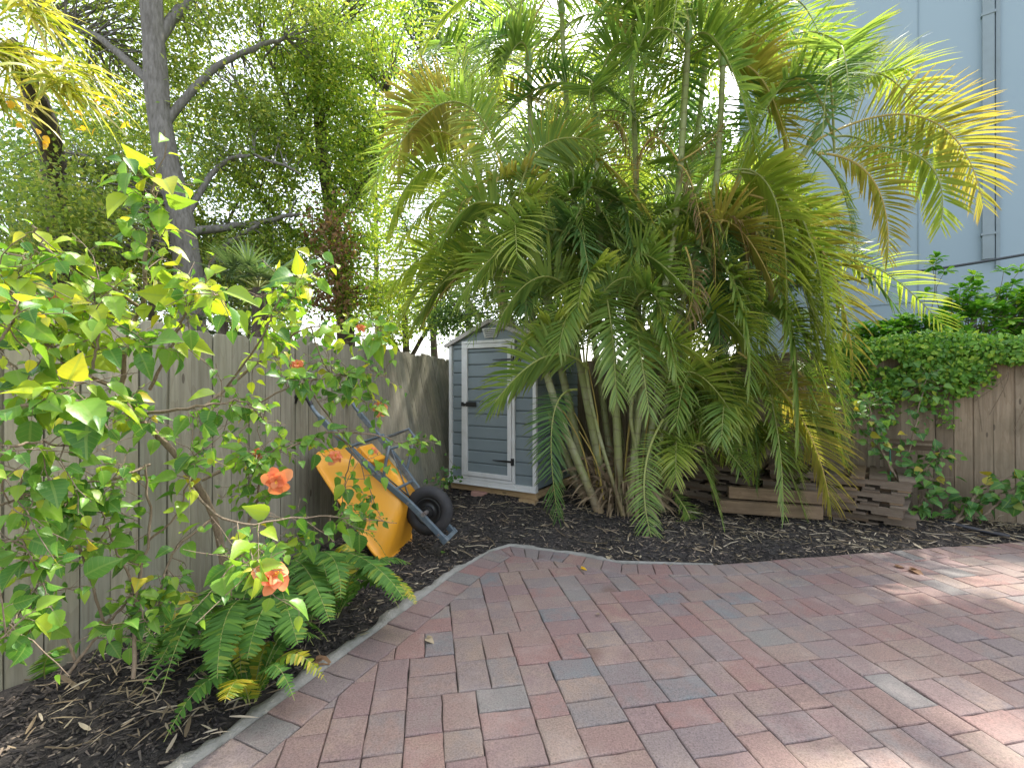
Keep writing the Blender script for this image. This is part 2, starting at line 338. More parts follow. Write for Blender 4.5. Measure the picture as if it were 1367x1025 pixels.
def rotchips(P, L_, Wd, H, yaw, pitch, roll):
    n=len(P); sg=np.array([[-1,-1,-1],[1,-1,-1],[1,1,-1],[-1,1,-1],[-1,-1,1],[1,-1,1],[1,1,1],[-1,1,1]])/2.
    v=sg[None]*np.stack([L_,Wd,H],-1)[:,None,:]
    v[:,:,1]*=1+.5*np.where(sg[None,:,0]>0,-1,0)
    c,s=np.cos(roll)[:,None],np.sin(roll)[:,None]; y=v[:,:,1]*c-v[:,:,2]*s; z=v[:,:,1]*s+v[:,:,2]*c; x=v[:,:,0]
    c,s=np.cos(pitch)[:,None],np.sin(pitch)[:,None]; x,z=x*c+z*s,-x*s+z*c
    c,s=np.cos(yaw)[:,None],np.sin(yaw)[:,None]; x,y=x*c-y*s,x*s+y*c
    V=np.stack([x,y,z],-1)+P[:,None,:]
    f=np.array([[0,3,2,1],[4,5,6,7],[0,1,5,4],[1,2,6,5],[2,3,7,6],[3,0,4,7]])
    return V.reshape(-1,3),(np.arange(n)[:,None,None]*8+f[None]).reshape(-1,4)
def bedpoints(n, near=1.0):
    y=R.uniform(1.2,7.2,n*4)**1.0; x=R.uniform(-3.2,6.2,n*4)
    keep=(side(x,y)>np.where(x<.9,.055,.0)+R.exponential(.02,n*4))&(x>fl(y)+.03)&(((x-FR0[0])*FRn[0]+(y-FR0[1])*FRn[1])>.03)
    pr=np.clip(3.2/y,0,1)**near; keep&=R.uniform(size=n*4)<pr
    x=x[keep][:n]; y=y[keep][:n]; return x,y
x,y=bedpoints(34000); n=len(x)
P=np.stack([x,y,bedz(x,y)+R.uniform(.0,.014,n)],-1)
V,Fq=rotchips(P,R.uniform(.012,.05,n),R.uniform(.003,.011,n),R.uniform(.003,.007,n),R.uniform(0,6.3,n),R.normal(0,.25,n),R.normal(0,.4,n))
g=Geo(); g.add(V,Fq); o=g.build('mulch_chips',M_chip); tag(o,'loose black shredded bark chips covering the planting bed','mulch',kind='stuff')

# ---- patio pavers
def clip(poly, a, b):
    "keep the part of poly right of a->b (the patio side)"
    d=b-a; res=[]; n=len(poly)
    for k in range(n):
        p,q=poly[k],poly[(k+1)%n]
        sp=d[0]*(p[1]-a[1])-d[1]*(p[0]-a[0]); sq=d[0]*(q[1]-a[1])-d[1]*(q[0]-a[0])
        if sp<=0: res.append(p)
        if sp*sq<0: t=sp/(sp-sq); res.append(p+(q-p)*t)
    return res
def area(p):
    p=np.array(p); return .5*abs(np.dot(p[:,0],np.roll(p[:,1],-1))-np.dot(p[:,1],np.roll(p[:,0],-1)))
def offs(line, w):
    res=[]
    for k,p in enumerate(line):
        a=line[max(k-1,0)]; b=line[min(k+1,len(line)-1)]
        d1=(p-a) if k>0 else (b-p); d2=(b-p) if k<len(line)-1 else (p-a)
        n1=np.array([d1[1],-d1[0]])/np.linalg.norm(d1); n2=np.array([d2[1],-d2[0]])/np.linalg.norm(d2)
        m=n1+n2; m/=np.linalg.norm(m); res.append(p+m*w/max(m@n1,.55))
    return res
inner=offs(EDGE,.20)
patio=Geo()
def paver(poly):
    poly=np.array(poly,float); 
    if len(poly)<3 or area(poly)<.0012: return
    c=poly.mean(0); n=len(poly)
    sa=np.sum(poly[:,0]*np.roll(poly[:,1],-1)-np.roll(poly[:,0],-1)*poly[:,1])
    if sa<0: poly=poly[::-1]
    # wobble the outline a little, worn edges
    rr=np.linalg.norm(poly-c,axis=1,keepdims=True)
    dz=random.gauss(0,.0016); tx,ty=random.gauss(0,.009),random.gauss(0,.009)
    def ring(inset,z):
        q=poly+(c-poly)/rr*inset
        return np.c_[q, z+dz+(q-c)@np.array([tx,ty])]
    # subdivide the outline for uneven edges
    P=[]
    for a,b in zip(poly,np.roll(poly,-1,0)):
        m=max(1,int(np.linalg.norm(b-a)/.05))
        for t in range(m): P.append(a+(b-a)*t/m)
    poly=np.array(P)+R.normal(0,.0013,(len(P),2)); rr=np.linalg.norm(poly-c,axis=1,keepdims=True); n=len(poly)
    r0=ring(.002,-.03); r1=ring(.002,-.006); r2=ring(.005,-.0015); r3=ring(.012,.0006)
    V=np.vstack([r0,r1,r2,r3]); f=[]
    for l in range(3):
        for k in range(n): f.append([l*n+k,l*n+(k+1)%n,(l+1)*n+(k+1)%n,(l+1)*n+k])
    f.append([3*n+k for k in range(n)]); patio.add(V,f)
# border course, perpendicular to the edge
for si,(a,b,ia,ib) in enumerate(zip(EDGE[:-1],EDGE[1:],inner[:-1],inner[1:])):
    L_=np.linalg.norm(b-a); m=max(1,round(L_/(.155 if si<3 else .125)))
    for k in range(m):
        t0,t1=k/m,(k+1)/m
        paver([a+(b-a)*t0,a+(b-a)*t1,ib*t1+ia*(1-t1),ib*t0+ia*(1-t0)])
# field: skyline tiling of 2x3, 3x2 and 2x2 modules
U=.0765; ang=rad(10.3); ex=np.array([math.cos(ang),math.sin(ang)]); ey=np.array([-math.sin(ang),math.cos(ang)])
NW=130; sky=[0]*NW; org=np.array([-3.2,-1.3]); pieces=[]
rp=random.Random(5)
sky=[rp.choice([0,0,2,3]) if False else 0 for _ in range(NW)]
while min(sky)<90:
    h=min(sky); i0=sky.index(h); w=0
    while i0+w<NW and sky[i0+w]==h: w+=1
    if w in(2,4): pw=2
    elif w==3: pw=3
    else: pw=rp.choice([2,3,3])
    ph=2 if pw==3 else rp.choice([3,3,3,2])
    if w-pw==1: pw=3 if pw==2 else 2
    if pw==3: ph=2
    pieces.append((i0,h,pw,ph))
    for q in range(pw): sky[i0+q]=h+ph
segs=list(zip(inner[:-1],inner[1:]))
for (ci,ri,pw,ph) in pieces:
    c0=org+ex*ci*U+ey*ri*U
    poly=[c0,c0+ex*pw*U,c0+ex*pw*U+ey*ph*U,c0+ey*ph*U]
    c=sum(poly)/4
    if c[1]>5 or c[0]>6.2 or c[1]<-.6: continue
    if math.hypot(c[0],c[1])<.2: pass
    # left line always, top line for the segment over the brick
    poly=clip(poly,segs[1][0],segs[1][1]) if c[0]<1 else poly
    if len(poly)<3: continue
    if c[1]>2.9:
        for a,b in segs[2:]:
            convex = b[0]<.6
            if convex and c[0]<1.0: poly=clip(poly,a,b)
            elif a[0]-.02<=c[0]<b[0]: poly=clip(poly,a,b)
            if len(poly)<3: break
    if len(poly)<3: continue
    paver(poly)
tag(patio.build('patio_paving',M_paver),kind='structure')
g=Geo(); e=[np.array([*p,-.022]) for p in EDGE]; 
poly=[*e,np.array([6.3,-.6,-.022]),np.array([-2.1,-.6,-.022])]
g.add(poly,[list(range(len(poly)))[::-1]]); tag(g.build('paving_joints',M_joint),kind='structure')
# concrete edging, poured roughly
g=Geo()
dens=[]; 
for a,b in zip(EDGE[:7],EDGE[1:7]):
    m=max(2,int(np.linalg.norm(b-a)/.04))
    for k in range(m): dens.append(a+(b-a)*k/m)
dens.append(EDGE[7]); dens=np.array(dens)
wdt=[]
for p in dens:
    if p[1]<3.55 and p[0]<-.3: w=.085+.02*math.sin(p[1]*9)+.012*math.sin(p[1]*23)
    elif p[0]<-.1: w=.03
    else: w=.055+.02*math.sin(p[0]*14)
    if p[0]>1.1: w=max(.008,w*(1.56-p[0])/.46)
    wdt.append(w*random.uniform(.85,1.15))
outl=offs(list(dens),-1.0); d=np.array(outl)-dens; d/=np.linalg.norm(d,axis=1,keepdims=True)
wdt=np.array(wdt)[:,None]
rows=[np.c_[dens,np.full(len(dens),-.05)],np.c_[dens,np.full(len(dens),-.002)+R.normal(0,.003,len(dens))],np.c_[dens+d*wdt*.5,.010+R.normal(0,.003,len(dens))],np.c_[dens+d*wdt*.9,.002+R.normal(0,.003,len(dens))],np.c_[dens+d*wdt*1.1,np.full(len(dens),-.05)]]
V=np.stack(rows,1).reshape(-1,3); n=len(dens); i=np.arange(n-1)[:,None]*5; j=np.arange(4)[None]
g.add(V,np.stack([i+j,i+5+j,i+5+j+1,i+j+1],-1).reshape(-1,4)); tag(g.build('concrete_edging',M_conc,smooth=True),kind='structure')

# ------------------------------------------------------------------ fences
def fence_boards(p0, d, nrml, length, base, height, lean, w=.142, th=.018, notch=True, hv=.012, tilt=lambda s:0.):
    gb=Geo(); s=0; up=np.array([0,0,1.]); 
    while s<length:
        kk=len(gb.V); ti=tilt(s); ww=w*random.uniform(.94,1.06); le=lean(s)+random.gauss(0,.004); h=height(s)+random.gauss(0,hv); off=random.uniform(0,.005)
        c=p0+d*s+nrml*off; gap=random.uniform(.004,.008)
        x0,x1=gap/2,ww-gap/2; cn=.022
        prof=[(x0,0),(x1,0),(x1,h-cn*1.2),(x1-cn,h),(x0+cn,h),(x0,h-cn*1.2)]
        # split the height so the wood can bow a little
        bow=random.gauss(0,.004)
        P=[c+d*(u+le*v)+up*(base+v)+nrml*(bow*math.sin(v*1.7)-ti*v) for u,v in prof]
        gb.prism(P,nrml*-th)
        Q=[c+d*(u+le*v)+up*(base+v)+nrml*(-off-.0125-ti*v) for u,v in ((x1-.004,.01),(x1+.022,.01),(x1+.022,h-.06),(x1-.004,h-.06))]; gb.prism(Q,nrml*-.004); s+=ww
    return gb
def lean_left(s):
    y=2.27+(s-2.4)*FLd[1]
    return 0 if y<4.2 else -min(.12,(y-4.2)*.06)
r=empty('wooden_fence',(fl(2.5),2.5,0)); p0=np.array([fl(0.0),0.0,0.])-FLd*.0
gb=fence_boards(p0,FLd,FLn,9.1,-.03,lambda s:1.80+.02*math.sin(s*1.3),lambda s: lean_left(s),tilt=lambda s: min(.17,max(0,(s-4.4)*.10)))
o=gb.build('board_panel',M_fence,r); bevel(o,.002,1)
gr=Geo()
for z in (.3,.95,1.55): gr.box(p0+FLd*2.2-FLn*.045+np.array([0,0,z]),(4.4,.04,.09),[FLd,FLn,[0,0,1]])
gr.build('rail',M_fence,r)
for k in range(3):
    gp=Geo(); gp.box(p0+FLd*(.4+1.9*k)-FLn*.11+np.array([0,0,.88]),(.09,.09,1.86),[FLd,FLn,[0,0,1]]); gp.build('post',M_fence,r)
tag(r,'weathered grey board fence with dog eared tops running along the left behind the hibiscus','fence'); settle(r)
r=empty('wooden_fence',tuple(FR0)); p0=FR0-FRd*2.6
gb=fence_boards(p0,FRd,FRn,8.6,-.03,lambda s:1.80+.015*math.sin(s*2),lambda s:.012*math.sin(s*3),w=.15,hv=.03)
o=gb.build('board_panel',M_fence2,r); bevel(o,.002,1)
gr=Geo()
for z in (.3,.95,1.55): gr.box(p0+FRd*4.3-FRn*.045+np.array([0,0,z]),(8.6,.04,.09),[FRd,FRn,[0,0,1]])
gr.build('rail',M_fence2,r)
for k in range(4):
    gp=Geo(); gp.box(p0+FRd*(.5+2.4*k)-FRn*.11+np.array([0,0,.88]),(.09,.09,1.8),[FRd,FRn,[0,0,1]]); gp.build('post',M_fence2,r)
tag(r,'brown stained board fence under the creeper at the right rear','fence'); settle(r)

# ------------------------------------------------------------------ shed
SL=np.array([-.80,6.10,.145]); su=nrm([.863,-.505,0]); sv=nrm([.505,.863,0]); UP=np.array([0,0,1.])
def S(u,v,z): return SL+su*u+sv*v+UP*z
SW,SD,SH,SA=1.26,1.25,1.76,2.03
r=empty('garden_shed',tuple(S(SW/2,0,0)))
tag(r,'small blue grey clapboard shed with a white framed door, beside the palm','garden shed')
g=Geo(); ph=.155
def clap(g,u0,u1,z0,z1,v=0.0,topf=None,uv=(su,sv),o0=None,proud=.007):
    z=z0-.0001; o0=SL if o0 is None else o0; a,b=uv
    while z<z1-.01:
        zt=min(z+ph,z1)
        P=lambda u,vv,zz:o0+a*u+b*vv+UP*zz
        L0,L1=u0,u1
        ul=[u0,u0]; ur=[u1,u1]
        if topf:
            lo=topf(z); hi=topf(zt); ul=[lo[0],hi[0]]; ur=[lo[1],hi[1]]
        prof=[(z+.001,v+.010),(z+.008,v-proud*.3),(z+.02,v-proud),(zt-.012,v-proud*.55),(zt-.001,v+.006)]
        rows=[]
        for zz,vv in prof:
            t=(zz-z)/(zt-z); rows+= [P(ul[0]*(1-t)+ul[1]*t,vv,zz),P(ur[0]*(1-t)+ur[1]*t,vv,zz)]
        g.add(rows,[[2*k,2*k+1,2*k+3,2*k+2] for k in range(len(prof)-1)])
        z=zt
clap(g,0,SW,.0,SH)
clap(g,0,SW,SH,SA-.01,topf=lambda z:((z-SH)/(SA-SH)*SW/2,SW-(z-SH)/(SA-SH)*SW/2))
clap(g,0,SD,0,SH,uv=(sv,su),o0=SL)
clap(g,0,SD,0,SH,uv=(sv,-su),o0=SL+su*SW)
g.box(S(SW/2,SD/2,SH/2),(SW-.05,SD-.05,SH-.02),[su,sv,UP])
g.prism([S(.05,.02,SH-.02),S(SW-.05,.02,SH-.02),S(SW/2,.02,SA-.06)],sv*(SD-.04))
g.build('wall',M_shed,r)
g=Geo(); sl=nrm(su*(SW/2)+UP*(SA-SH)); 
for sgn in(-1,1):
    d=nrm(su*sgn*SW/2-UP*(SA-SH)); nn=nrm(np.cross(d,sv)); nn=nn if nn[2]>0 else -nn
    ln=math.hypot(SW/2,SA-SH)+.06; a0=S(SW/2,-.05,SA-.005)
    P=[a0,a0+d*ln,a0+d*ln+nn*.035,a0+nn*.035]; g.prism(P,sv*(SD+.12))
    P=[a0-sv*.012-nn*.01,a0+d*(ln+.01)-sv*.012-nn*.01,a0+d*(ln+.01)-sv*.012+nn*.04,a0-sv*.012+nn*.04]; g.prism(P,sv*.011)
o=g.build('roof',M_roof,r); bevel(o,.004)
for u in(.012,SW-.012):
    g=Geo(); g.box(S(u,-.012,SH/2),(.045,.05,SH-.01),[su,sv,UP]); o=g.build('corner_trim',M_white,r); bevel(o,.005)
g=Geo(); g.box(S(SW/2,-.018,.02),(SW+.03,.07,.055),[su,sv,UP]); g.box(S(SW/2,-.032,-.012),(SW+.05,.075,.016),[su,sv,UP])
for u in(.05,.35,.66,1.0,1.2): g.box(S(u,-.056,.02),(.02,.01,.03),[su,sv,UP])
o=g.build('base_trim',M_white,r); bevel(o,.003)
# door
dr=Geo(); D0,D1,DT=.235,.95,1.77
def framebox(g,u0,u1,z0,z1,t,v,th):
    g.box(S((u0+u1)/2,v,z1-t/2),(u1-u0,th,t),[su,sv,UP]); g.box(S((u0+u1)/2,v,z0+t/2),(u1-u0,th,t),[su,sv,UP])
    for u in(u0+t/2,u1-t/2): g.box(S(u,v,(z0+z1)/2),(t-.0005,th-.001,z1-z0-2*t),[su,sv,UP])
g=Geo(); framebox(g,D0-.035,D1+.035,.05,DT+.03,.036,-.028,.03); o=g.build('door_frame',M_white,r); bevel(o,.004)
door=Geo(); clap(door,D0+.05,D1-.05,.10,DT-.07,v=-.022); door=door.build('door',M_shed,r)
g=Geo(); framebox(g,D0+.006,D1-.006,.092,DT-.012,.055,-.040,.030); o=g.build('door_rim',M_white,door); bevel(o,.006)
g=Geo(); g.box(S(D0+.13,-.062,1.0),(.15,.018,.055),[su,sv,UP]); g.box(S(D0+.025,-.066,1.0),(.07,.02,.022),[su,sv,UP]); g.box(S(D0-.005,-.062,1.0),(.025,.03,.05),[su,sv,UP]); g.tube([S(D0+.035,-.09,.985),S(D0+.035,-.06,.985)],.011,8)
o=g.build('latch',M_black,door); bevel(o,.003)
g=Geo(); z=.32
P=[S(D1+.02,-.06,z-.012+.0),S(D1-.26,-.06,z-.004),S(D1-.26,-.06,z+.006),S(D1+.02,-.06,z+.014)]; g.prism(P,-sv*.008); g.box(S(D1+.018,-.06,z),(.03,.03,.085),[su,sv,UP])
o=g.build('hinge',M_black,door)
g=Geo(); z=1.55
P=[S(D1+.02,-.06,z-.012),S(D1-.26,-.06,z-.004),S(D1-.26,-.06,z+.006),S(D1+.02,-.06,z+.014)]; g.prism(P,-sv*.008); g.box(S(D1+.018,-.06,z),(.03,.03,.085),[su,sv,UP])
o=g.build('hinge',M_black,door)
# gable vent: tapered white hood with slots
g=Geo(); c=SW/2; z0,z1=1.83,1.95
g.prism([S(c-.085,-.014,z0),S(c+.085,-.014,z0),S(c+.125,-.014,z1),S(c-.125,-.014,z1)],-sv*.012)
for k in range(5):
    z=z0+.012+k*.023; w=.066+.036*(z-z0)/(z1-z0); g.box(S(c,-.034,z),(2*w,.022,.009),[su,nrm(sv+UP*.5),nrm(UP-sv*.5)])
vent=g.build('gable_vent',M_white,r)
g=Geo(); 
for k in range(4): z=z0+.0235+k*.023; w=.060+.036*(z-z0)/(z1-z0); g.box(S(c,-.027,z),(2*w,.004,.011),[su,sv,UP])
g.build('vent_slot',M_black,vent)
settle(r)
for c in r.children:
    pass
# platform, brick and block under the shed
def single(name,g,mat,label,cat,group=None,bev=0,smooth=False):
    o=g.build(name,mat,smooth=smooth); tag(o,label,cat,group)
    if bev: bevel(o,bev)
    return o
g=Geo(); g.box(S(SW/2,.02,-.065),(SW+.0,.04,.085),[su,sv,UP]); g.box(S(SW/2,SD,-.065),(SW,.04,.085),[su,sv,UP])
for u in(.02,.64,SW-.02): g.box(S(u,SD/2,-.066),(.038,SD-.044,.082),[su,sv,UP])
single('timber_platform',g,M_lumber,'tan lumber frame the small shed stands on','platform',bev=.003)
g=Geo(); g.box(S(.47,-.03,-.145+.018),(.20,.10,.065),[su,sv,UP]); single('brick',g,M_brick,'pale pink brick wedged under the front of the shed platform','brick',bev=.006)
g=Geo(); g.box(S(1.17,-.03,-.145+.015),(.22,.09,.06),[su,sv,UP]); single('wood_block',g,M_lumber,'short yellow wood block under the right end of the shed platform','block',bev=.003)

# ------------------------------------------------------------------ wheelbarrow, nose down against the fence
ya=nrm([-.2,-.98,0]); hh=nrm([.98,-.2,0]); ca,sa_=math.cos(rad(45)),math.sin(rad(45))
xl=hh*ca-UP*sa_; zl=-hh*sa_-UP*ca
WC=W(573,681,3.85)
def B(x,y,z): return WC+xl*x+ya*y+zl*z
r=empty('wheelbarrow',(WC[0]+.1,WC[1],0.0)); tag(r,'yellow tray wheelbarrow tipped on its nose against the grey fence','wheelbarrow')
# tray
def rr(x0,x1,hw0,hw1,z,c,n=6):
    pts=[]
    cs=[(x1-c,hw1-c,0),(x0+c,hw0-c,90),(x0+c,-hw0+c,180),(x1-c,-hw1+c,270)]
    for cx,cy,a0 in cs:
        for k in range(n+1):
            a=rad(a0+90*k/n); pts.append((cx+c*math.cos(a),cy+c*math.sin(a),z))
    return pts
lv=[]
zrim=lambda x:.28+.16*(x+.96)/1.02
prof=[(-.62,-.20,.17,.15,.0,.05),(-.66,-.17,.20,.17,.03,.07),(-.70,-.14,.215,.185,.13,.08),(-.80,-.07,.26,.235,.45,.095),(-.89,.01,.295,.28,.78,.11),(-.93,.04,.31,.30,.92,.12),(-.955,.06,.335,.325,.985,.14),(-.96,.065,.34,.33,.96,.145)]
def tz(p,w): return (p[0],p[1],.045+w*(zrim(p[0])-.045))
for x0,x1,h0,h1,w_,c in prof: lv.append([B(*tz(p,w_)) for p in rr(x0,x1,h0,h1,0,c)])
g=Geo(); n=len(lv[0]); V=np.array(lv).reshape(-1,3); f=[[l*n+k,l*n+(k+1)%n,(l+1)*n+(k+1)%n,(l+1)*n+k] for l in range(len(lv)-1) for k in range(n)]+[list(range(n))]
g.add(V,f); tray=g.build('tray',M_tray,r,smooth=True); m=tray.modifiers.new('Solid','SOLIDIFY'); m.thickness=.006
m=tray.modifiers.new('Sub','SUBSURF'); m.levels=1; m.render_levels=1
g=Geo(); q=rr(-.96,.065,.34,.33,0,.145); g.tube([B(*tz(p,.985)) for p in q+[q[0]]],.010,8); g.build('rolled_rim',M_tray,tray,smooth=True)
g=Geo(); 
P=[B(-.78,-.11,.03),B(-.60,-.11,.03),B(-.60,-.11,.10),B(-.78,-.11,.16)]; g.prism(P,ya*.22)
o=g.build('rear_rib',M_tray,tray); bevel(o,.012,3)
# rails
def rail(sg):
    rails=Geo()
    pts=[(-1.12,.30),(-.9,.285),(-.5,.235),(-.15,.135),(.0,.118),(.26,.10)]
    q=[B(x,sg*y,.02) for x,y in pts]
    for a,b in zip(q[:-1],q[1:]):
        d=nrm(b-a); s_=nrm(np.cross(d,zl)); rails.box((a+b)/2,(np.linalg.norm(b-a)+.006,.034,.045),[d,s_,np.cross(d,s_)])
    o=rails.build('frame_rail',M_steel,r); bevel(o,.004)
rail(1); rail(-1)
for sg in(1,-1):
    g=Geo(); g.tube([B(-1.10,sg*.30,.02),B(-1.2,sg*.305,.015),B(-1.3,sg*.305,-.01)],.016,10); o=g.build('handle',M_steel,r,smooth=True)
    g=Geo(); g.tube([B(-1.24,sg*.305,.005),B(-1.30,sg*.305,-.012),B(-1.36,sg*.305,.012),B(-1.385,sg*.305,.055),B(-1.36,sg*.305,.10)],[.019,.020,.021,.020,.018],10); g.build('grip',M_black,o,smooth=True)
g=Geo(); 
g.box(B(.27,0,.018),(.035,.25,.05),[xl,ya,zl]); g.box(B(.262,.105,.02),(.05,.012,.07),[xl,ya,zl]); g.box(B(.262,-.105,.02),(.05,.012,.07),[xl,ya,zl])
o=g.build('nose_bracket',M_steel,r); bevel(o,.003)
for sg in(1,-1):
    g=Geo(); a=B(-.42,sg*.225,.0); b=B(-.58,sg*.24,-.25); c=B(-.66,sg*.245,-.25); d=B(-.78,sg*.27,.0)
    g.tube([a,B(-.50,sg*.235,-.12),b,c,B(-.72,sg*.26,-.12),d],.013,8); g.build('leg',M_steel,r,smooth=True)
g=Geo(); g.tube([B(-.55,.24,-.2),B(-.55,-.24,-.2)],.010,6); g.tube([B(-.30,.19,.02),B(-.30,-.19,.02)],.012,6); g.tube([B(-.66,.25,.0),B(-.2,.02,.04),B(-.66,-.25,.0)],.007,6)
g.build('cross_brace',M_steel,r,smooth=True)
# wheel
g=Geo(); th=np.linspace(0,2*math.pi,48,endpoint=False); cr=[]
for k in range(14):
    a=2*math.pi*k/14; rr_=.152+.048*math.cos(a)*(1 if math.cos(a)<0 else .98); cr.append((rr_+(0.006 if k in(1,13) else 0),.046*math.sin(a)*(1.1 if abs(math.cos(a))<.8 else .95)))
V=[]
for ti,t in enumerate(th):
    for (ra,wd) in cr:
        lug=.004 if (ti%2==0 and ra>.19) else 0
        V.append(B(math.cos(t)*(ra+lug),wd,math.sin(t)*(ra+lug)))
n=14; f=[[a*n+k,a*n+(k+1)%n,((a+1)%48)*n+(k+1)%n,((a+1)%48)*n+k] for a in range(48) for k in range(n)]
wh=Geo(); wh.tube([B(0,-.05,0),B(0,.05,0)],.045,16); wh=wh.build('wheel',M_black,r,smooth=True)
g.add(V,f); g.build('tyre',M_tyre,wh,smooth=True)
g=Geo(); 
pr=[(.112,.035),(.100,.040),(.092,.028),(.075,.012),(.05,.012),(.04,.03)]
for sg in(1,-1):
    V=[B(math.cos(t)*ra,sg*wd,math.sin(t)*ra) for t in th for ra,wd in pr]; n=len(pr)
    g.add(V,[[a*n+k,a*n+k+1,((a+1)%48)*n+k+1,((a+1)%48)*n+k] for a in range(48) for k in range(n-1)])
g.build('rim',M_black,wh,smooth=True)
g=Geo(); g.tube([B(0,-.14,0),B(0,.14,0)],.010,10); g.tube([B(0,.13,0),B(0,.142,0)],.018,6); g.tube([B(0,.05,0),B(0,.115,0)],.017,10); g.build('axle',M_bare,wh,smooth=False)
g=Geo(); g.box(B(0,.128,.02),(.07,.006,.05),[xl,ya,zl]); g.box(B(0,-.128,.02),(.07,.006,.05),[xl,ya,zl]); g.build('axle_bracket',M_bare,r)
for x_,y_ in((-.15,.135),(-.5,.235),(.2,.105)):
    g=Geo(); g.tube([B(x_,y_+.01,.02),B(x_,y_+.03,.02)],.010,6); g.build('bolt',M_bare,r)
settle(r)

# ------------------------------------------------------------------ pallets, timbers, hoses by the right fence
def pallet_proto():
    r=empty('wooden_pallet'); g=Geo()
    for k in range(7): g.box((-.55+k*.183+random.uniform(-.02,.02),random.uniform(-.01,.01),.103),(random.uniform(.10,.16),.9,.016)); 
    o=g.build('top_slat',M_pallet,r)
    g=Geo()
    for k in range(5): g.box((-.54+k*.27,0,.011),(.10,.9,.018))
    g.build('bottom_slat',M_pallet,r)
    g=Geo()
    for y in(-.42,0,.42):
        for (a,b) in((-.6,-.34),(-.22,.24),(.36,.6)): g.box(((a+b)/2,y,.034),(b-a,.038,.026))
        g.box((0,y,.0705),(1.2,.038,.0455))
    g.build('stringer',M_pallet,r); return r
pp=pallet_proto(); yaw=math.atan2(-FRd[1],-FRd[0])
def copy_tree(o,parent=None):
    c=o.copy(); COL.objects.link(c); c.parent=parent
    for ch in o.children: copy_tree(ch,c)
    return c
spots=[]
cA=FR0+FRd*1.15+FRn*.62; cB=FR0+FRd*2.45+FRn*.66
wordsA=['lowest','second from the bottom','third from the bottom','fourth from the bottom','topmost']
for st,(c,n,nm) in enumerate(((cA,4,'stack under the creeper, right of the palm'),(cB,5,'stack behind the palm fronds'))):
    for k in range(n):
        spots.append((c+np.array([random.uniform(-.07,.07),random.uniform(-.05,.05),k*.113+.015]),random.gauss(0,.05),f'wooden pallet, {wordsA[k]} of the {nm}'))
for i_,(c,a,lab) in enumerate(spots):
    o=pp if i_==0 else copy_tree(pp)
    o.location=tuple(c); o.rotation_euler=(0,0,yaw+a); tag(o,lab,'pallet','pallets piled against the right fence')
g=Geo(); a=W(972,655,5.0); b=W(1137,671,4.7); a[2]=.24; b[2]=.23; d=nrm(b-a); s_=nrm(np.cross(UP,d))
g.box((a+b)/2,(np.linalg.norm(b-a),.075,.125),[d,s_,np.cross(d,s_)]); single('landscape_timber',g,M_pallet,'long brown timber lying on top of another at the foot of the pallets','timber',bev=.008)
a=a-d*.1; b=b-d*.28; a[2]=.10; b[2]=.09
g=Geo(); g.box((a+b)/2-s_*.05,(np.linalg.norm(b-a),.08,.13),[d,s_,np.cross(d,s_)]); single('landscape_timber',g,M_pallet,'lower brown timber resting on the mulch in front of the pallets','timber',bev=.008)
g=Geo(); a=FR0+FRd*.55+FRn*.25; g.box(a+UP*.72,(.62,.03,.05),[FRd,FRn,UP]); g.box(a+UP*.79+FRn*.03,(.5,.03,.03),[FRd,FRn,nrm(UP+FRd*.02)]); g.box(a+FRd*.24+UP*.38,(.04,.05,.72),[FRd,FRn,UP]); g.box(a-FRd*.24+UP*.38,(.04,.05,.72),[FRd,FRn,UP])
single('wooden_trestle',g,M_pallet,'low brown wooden trestle leaning on the fence beside the pallets','trestle')
def smoothpath(pts,n=40):
    P=np.array(pts,float); k=len(P); t=np.linspace(0,k-1,n); res=[]
    for u in t:
        i=min(int(u),k-2); f=u-i; p0=P[max(i-1,0)];p1=P[i];p2=P[i+1];p3=P[min(i+2,k-1)]
        res.append(.5*((2*p1)+(-p0+p2)*f+(2*p0-5*p1+4*p2-p3)*f*f+(-p0+3*p1-3*p2+p3)*f**3))
    return np.array(res)
g=Geo(); g.tube(smoothpath([G(1245,694,.03),G(1275,700,.045),G(1310,708,.03),G(1348,716,.02)],24),.020,10); single('irrigation_pipe',g,M_hose,'thick black pipe lying on the mulch at the far right','pipe',smooth=True)
g=Geo(); g.tube(smoothpath([G(1138,676,.05),G(1160,682,.06),G(1190,688,.04),G(1225,686,.03)],24),.011,8); single('garden_hose',g,M_hose,'thin black hose lying in front of the pallets','hose',smooth=True)
g=Geo(); g.tube(smoothpath([G(742,692,.03),W(752,688,4.95),W(757,700,4.8),G(748,716,.01)],20),.006,6); single('drip_line',g,M_hose,'short looped black drip line poking from the mulch below the palm','drip line',smooth=True)
g=Geo(); a=W(1188,600,4.9); b=W(1187,672,4.8); g.tube(smoothpath([a,(a+b)/2+np.array([.01,0,0]),b,b+np.array([.03,0,-.06]),b+np.array([-.01,0,-.09]),b+np.array([-.03,0,-.05]),b],30),.006,6); single('green_cord',g,M_cord,'green cord hanging down over the pallet stack','cord',smooth=True)

